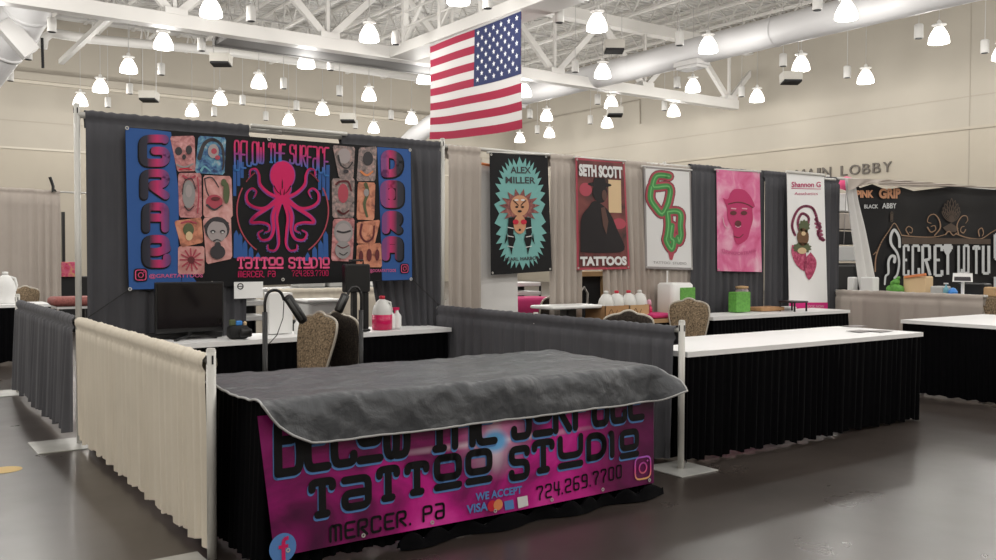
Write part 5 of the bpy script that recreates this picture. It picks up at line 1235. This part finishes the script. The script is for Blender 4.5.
# ------------------------------------------------------------------ jugs in cartons
for k, (a_, c_, mt) in enumerate((((602,300),(626,310),'card'), ((626.5,300),(646,311.5),'card_light'))):
    a = pt(*a_, y=-.45); c = pt(*c_, y=-.45)
    t = thing('carton', ['brown cardboard carton of jugs on the tan-topped table','paler cardboard carton of jugs right of the brown one'][k], 'carton', ((a.x+c.x)/2, -.4, .752), 'cardboard cartons of jugs')
    b = MB(); w = .006
    for (p_, q_) in (((a.x,-.50),(c.x,-.50+w)),((a.x,-.20-w),(c.x,-.20)),((a.x,-.50),(a.x+w,-.20)),((c.x-w,-.50),(c.x,-.20))): b.box((p_[0],p_[1],.755), (q_[0],q_[1],.755+.14))
    b.box((a.x,-.5,.753), (c.x,-.2,.757)); b.build('box_body', mt, t)
    b = MB(); stroke(b, smooth_path([(a.x+.04,.80),(a.x+.08,.86),(a.x+.12,.80),(a.x+.16,.85)], 4), .008, lambda x, z: (x,-.5015,z)); b.build('box_print', 'a_brown', t)
for k, px in enumerate((606, 616.5, 628.5, 639.5)):
    p = pt(px, 300, y=-.36); jug(p.x, -.36, .762, 1.0, 'milky gallon jug %s' % ['at the left end of the brown carton','with red cap at the right of the brown carton','with red cap at the left of the paler carton','at the right end of the paler carton, by the pink bottle'][k], 'gallon jugs in the cartons', 'red_cap' if k in (1,2) else 'translucent')
p = pt(649, 306, y=-.3)
t = thing('bottle', 'small bottle with pink contents right of the cartons', 'bottle', (p.x,-.3,.752))
b = MB(); b.lathe((p.x,-.3,.752), [(.02,0),(.035,0),(.036,.09),(.012,.13)], 12); b.build('body', 'pinkliq', t, smooth=True); b = MB(); b.lathe((p.x,-.3,.752), [(.022,.12),(.03,.13),(.02,.175),(.006,.18)], 12); b.build('cap', 'a_palepink', t, smooth=True)
a = pt(647,313,y=-.5); c = pt(668,309,y=-.5); b = MB(); b.rbox((a.x,-.6,.757), (c.x+.02,-.3,.80), .02); tag(b.build('folded_towel', 'pink_cloth', smooth=True), 'folded magenta cloth lying right of the cartons', 'cloth')
# white roll-topped bin and green box near chair
a = pt(668,283,y=-.3); c = pt(690,308,y=-.3)
t = thing('towel_pack', 'white wrapped pack with a green printed side behind the tan chair', 'pack', (a.x+.15,-.3,.757))
b = MB(); b.rbox((a.x,-.36,.757), (c.x,-.12,a.z), .04); b.build('wrap', 'white_pl', t, smooth=True); b = MB(); b.rbox((a.x+.12,-.37,.80), (c.x+.01,-.35,a.z-.05), .01, axis=1); b.build('green_side', 'green', t)
b = MB(); b.tube([(a.x+.07,-.22,a.z),(a.x+.07,-.22,a.z+.13)], .01, 8); b.build('nozzle', 'white_pl', t)
# glove box and clear jar under pink banner
a = pt(731,292,y=-.3); c = pt(745,304,y=-.3); b = MB(); b.rbox((a.x,-.38,.757), (c.x,-.26,a.z), .008)
tag(b.build('glove_box', 'green'), 'green box under the pink banner', 'box')
p = pt(741,300,y=-.2); t = thing('candy_jar', 'clear jar of coloured wrappers behind the green box', 'jar', (p.x+.05,-.17,.757))
b = MB(); b.lathe((p.x+.05,-.17,.757), [(.03,0),(.07,0),(.075,.03),(.075,.24),(.06,.26)], 18); b.build('glass_body', mottled('print_jar', [(.1,.1,.1),(.35,.3,.3),(.5,.25,.35)], 20), t, smooth=True); b = MB(); b.lathe((p.x+.05,-.17,.757), [(.07,.26),(.075,.265),(.075,.285),(.02,.29)], 18); b.build('lid', 'card_light', t)
a = pt(757,304,y=-.35); c = pt(780,300,y=-.35); b = MB(); b.rbox((a.x,-.42,.757), (c.x,-.2,.80), .01); tag(b.build('flat_case', 'card'), 'flat brown case lying right of the green box', 'case')
p = pt(792,305,y=-.3)
b = MB(); b.rbox((p.x-.16,-.36,.757), (p.x+.02,-.22,.79), .02); tag(b.build('cloth_roll', 'white_cloth', smooth=True), 'small white folded cloth at the right end of the table under the pink banner', 'cloth')
# black folding chair / stool by roll-up banner
p = pt(805, 325, y=-.7); t = thing('folding_stool', 'small black metal stool in front of the white standing banner', 'stool', (p.x,-.5,0))
b = MB(); zt = pt(805,301,y=-.6).z; b.rbox((p.x-.08,-.62,zt-.02), (p.x+.18,-.38,zt), .02); b.build('seat', 'black', t)
for sx in (-.06,.16):
    for sy in (-.6,-.4): b = MB(); b.tube([(p.x+sx,sy,0),(p.x+sx,sy,zt-.02)], .011, 8); b.build('leg', 'black', t)
b = MB(); b.bar((p.x-.06,-.6,zt*.6), (p.x+.16,-.6,zt*.6), .015, .015); b.build('crossbar', 'black', t)
# ------------------------------------------------------------------ right booth counter behind the low taupe drape
t = table(9.32, 9.98, -1.55, -.18, 'counter behind the low taupe drape at right', z=.93)
CT = .932
def at_ct(px, py, x): return pt(px, py, x=x)
def cbox(px0, px1, pyt, x, m, name, label, cat, w=.2, r=.02, z0=CT):
    a = at_ct(px0, pyt, x); c = at_ct(px1, pyt, x); b = MB(); b.rbox((x, c.y, z0), (x+w, a.y, a.z), r); return tag(b.build(name, m), label, cat)
cbox(847, 853, 277, 9.4, 'white_pl', 'napkin_box', 'small white box at the far end of the counter, beside the dark pole drape', 'box', .12)
cbox(860, 873, 277, 9.4, 'white_pl', 'tissue_box', 'white box with two dark holes at the foot of the slanting pale drape', 'box', .15)
p = at_ct(896, 290, 9.5)
t = thing('plush_toy', 'green plush heap on the counter left of the white bag', 'toy', (9.5, p.y, CT))
for i, (dy, dz, r__) in enumerate(((0,.05,.07),(.07,.04,.06),(-.05,.045,.055),(.0,.14,.045),(-.03,.19,.022),(.035,.12,.04))):
    b = MB(); n = 14; b.lathe((9.5, p.y+dy, CT+dz), [(r__*math.sin(PI*k/8)+.001, -r__*math.cos(PI*k/8)) for k in range(9)], n)
    b.v = [(v[0]+.006*noise.noise(Vector(v)*40), v[1], max(CT+.001, v[2]+.006*noise.noise(Vector(v)*50))) for v in b.v]; b.build('fluffy_lobe', 'green', t, smooth=True)
cbox(903, 926, 276, 9.55, 'a_cream', 'paper_bag', 'cream bag with orange and green print on the counter at right', 'bag', .18)
a = at_ct(903,278,9.5); c = at_ct(924,276,9.5); b = MB(); b.bar((9.54,a.y,a.z+.012), (9.54,c.y,c.z+.02), .03, .03); tag(b.build('garland', 'a_orange'), 'orange and green garland lying on top of the cream bag', 'garland')
cbox(930, 943, 286, 9.5, 'grey_pl', 'tray', 'grey low tray on the counter right of the cream bag', 'tray', .2)
p = at_ct(946,290,9.45); t = thing('bottle', 'small pale pump bottle on the counter beside the blue roll', 'bottle', (9.45,p.y,CT)); b = MB(); b.lathe((9.45,p.y,CT), [(.02,0),(.03,0),(.03,.08),(.01,.1),(.01,.13)], 12); b.build('body', 'a_aqua', t, smooth=True)
b = MB(); b.box((9.43,p.y-.02,CT+.13), (9.47,p.y+.02,CT+.145)); b.build('pump', 'white_pl', t)
p = at_ct(953,290,9.45); b = MB(); b.lathe((9.45,p.y,CT), [(.01,0),(.05,.01),(.055,.04),(.03,.08),(.005,.09)], 10); tag(b.build('tape_ball', 'blue_pl'), 'bright blue crumpled item on the counter', 'bag')
a = at_ct(953,273,9.55); c = at_ct(972,282,9.55); t = thing('tablet_stand', 'white framed tablet tilted on the counter at right', 'tablet', (9.55,(a.y+c.y)/2,CT))
b = MB(); b.prism([(9.55,a.y,a.z),(9.55,c.y,a.z),(9.50,c.y-.03,c.z),(9.50,a.y-.02,c.z)], (.012,0,0)); b.build('frame', 'white_pl', t)
b = MB(); d = .02; b.prism([(9.546,a.y-d,a.z-.012),(9.546,c.y+d,a.z-.012),(9.503,c.y+d-.03,c.z+.012),(9.503,a.y-d-.02,c.z+.012)], (.002,0,0)); b.build('screen', 'a_dgrey', t)
b = MB(); b.tube([(9.56,(a.y+c.y)/2,CT),(9.56,(a.y+c.y)/2,c.z+.03)], .02, 8); b.rbox((9.5,(a.y+c.y)/2-.07,CT), (9.64,(a.y+c.y)/2+.07,CT+.01), .01); b.build('stand', 'white_pl', t)
cbox(957, 984, 283, 9.72, 'black', 'card_printer', 'black low printer behind the tablet on the counter', 'printer', .2)
cbox(983, 994, 287, 9.4, 'card_light', 'small_carton', 'small pale carton at the right end of the counter', 'carton', .15)
# things seen between the dark pole drape and the slanting pale drape
a = pt(840,190,y=1.6); c = pt(853,292,y=1.6)
t = thing('supply_rack', 'tall rack of white and black boxes right of the white standing banner', 'rack', ((a.x+c.x)/2,1.7,0))
b = MB()
for x in (a.x-.1, c.x+.45): b.tube([(x,1.62,0),(x,1.62,2.3)], .015, 8)
b.build('post', 'chrome', t)
for k, (py0, py1, mt) in enumerate(((192,212,'white_pl'),(212,230,'taupe_cloth'),(230,245,'black_matte'),(245,262,'white_pl'),(262,274,'black_matte'),(274,300,'white_pl'))):
    z1_ = pt(846,py0,y=1.6).z; z0_ = pt(846,py1,y=1.6).z; b = MB(); b.rbox((a.x-.08,1.64,z0_+.01), (c.x+(.44 if k % 2 else .30),1.95,z1_-.02), .02); b.build('box_stack' if k % 2 else 'carton', mt, t)
p = pt(849,183,y=1.55); b = MB(); b.lathe((p.x,1.6,p.z-.12), [(.01,0),(.11,.04),(.13,.12),(.09,.2),(.01,.23)], 12); tag(b.build('paper_flower', 'a_pink', smooth=True), 'bright pink paper flower above the rack in the slit', 'flower')
b = MB(); b.tube([(p.x,1.6,p.z-.12),(p.x,1.63,1.6)], .006, 6); tag(b.build('flower_stem', 'a_grey'), 'thin stem holding the pink paper flower', 'stem')
p = pt(866,265,y=-.02)
b = MB(); b.rbox((p.x-.05,.1,.93), (p.x+.22,.4,1.28), .04); tag(b.build('coffee_urn', 'black'), 'black urn behind the slanting pale drape', 'urn')
b = MB(); b.box((p.x-.2,.08,.0), (p.x+.5,.45,.929)); tag(b.build('cabinet', 'black_matte'), 'black cabinet under the black urn', 'cabinet')
# ------------------------------------------------------------------ far left booth
drape([(-2.6,9.0),(.98,9.0)], .03, 2.45, 'taupe_cloth', 'tall pale taupe drape at the far left behind the white-topped table', None, amp=.03, per=.2, seed=41)
drape([(.98,9.0),(1.36,9.0)], .03, 2.44, 'taupe_cloth', 'narrow end of the far left taupe drape beside the gap', None, amp=.04, per=.14, seed=42)
rail((-2.6,9.0),(2.4,9.0), 2.41, 'pipe carrying the tall taupe drape at the far left')
pole(1.98, 9.0, 2.44, 'thin dark-looking pole beyond the gap at far left', plate=True)
b = MB(); p = pt(50,177,y=8.93); q = pt(53,192,y=8.93); b.tube([p, p+(q-p)*.6+Vector((.02,0,0)), q, q+Vector((.04,0,.03))], .025, 8); tag(b.build('clip_hanger', 'black'), 'black clip standing up on the far left drape pipe', 'clip')
# jug in the left booth
p = pt(6, 298, y=6.0); t = jug(p.x, 6.05, .75, 1.5, 'large white jug standing on the far left table', None, 'white_pl', 'white_pl')
# upholstered bench seat
a = pt(52,303,y=4.0); c = pt(77,312,y=4.0)
t = thing('padded_stool', 'maroon patterned padded seat behind the low grey drape at left', 'stool', ((a.x+c.x)/2+.1,4.2,0))
b = MB(); b.rbox((a.x+.02,4.0,.80), (c.x+.25,4.5,.90), .05); b.build('cushion', 'maroon_pad', t, smooth=True)
b = MB(); b.box((a.x+.06,4.04,.77), (c.x+.2,4.46,.80)); b.build('base_board', 'white_pl', t)
for sx in (a.x+.1, c.x+.15):
    for sy in (4.08,4.42): b = MB(); b.tube([(sx,sy,0),(sx,sy,.77)], .018, 8); b.build('leg', 'black', t)
# vending/shelf bits in the slit at far left
a = pt(61,262,y=10.5); c = pt(70,300,y=10.5)
b = MB(); b.rbox((a.x-.1,10.5,0), (c.x+.5,11.1,pt(65,277,y=10.5).z), .02); tag(b.build('storage_cabinet', 'black_matte'), 'black cabinet in the slit beyond the far left drape', 'cabinet')
z_ = pt(65,277,y=10.5).z; b = MB(); b.rbox((a.x+.0,10.45,z_+.003), (c.x+.1,10.8,pt(65,262,y=10.5).z), .01); tag(b.build('snack_box', mottled('print_snack', [(.5,.02,.06),(.6,.1,.2),(.6,.4,.1)], 14)), 'pink and red printed box on the black cabinet in the slit', 'box')
b = MB(); p = pt(63,212,y=11.3); b.bar((p.x,11.3,0), (p.x,11.3,p.z), .10, .05); tag(b.build('dark_post', 'black'), 'dark vertical post seen in the slit beside the far left drape', 'post')
# floor decal and papers
b = MB(); p = pt(5,470,z=0); b.lathe((p.x,p.y,0), [(.10,.001),(.10,.002)], 24); tag(b.build('floor_sticker', 'decal'), 'small yellow round sticker on the floor at the left edge', 'sticker')
# ------------------------------------------------------------------ world and view
w = bpy.data.worlds.new('world'); SC.world = w; w.use_nodes = True; w.node_tree.nodes['Background'].inputs[0].default_value = (.5,.5,.5,1); w.node_tree.nodes['Background'].inputs[1].default_value = .3
SC.view_settings.view_transform = 'Standard'; SC.view_settings.look = 'None'; SC.view_settings.gamma = 1; SC.view_settings.use_curve_mapping = False
SC.view_settings.exposure = 0.12
for o in list(bpy.data.objects):
    if o.type == 'EMPTY' and o.get('label') == '' : print('NOLABEL', o.name)
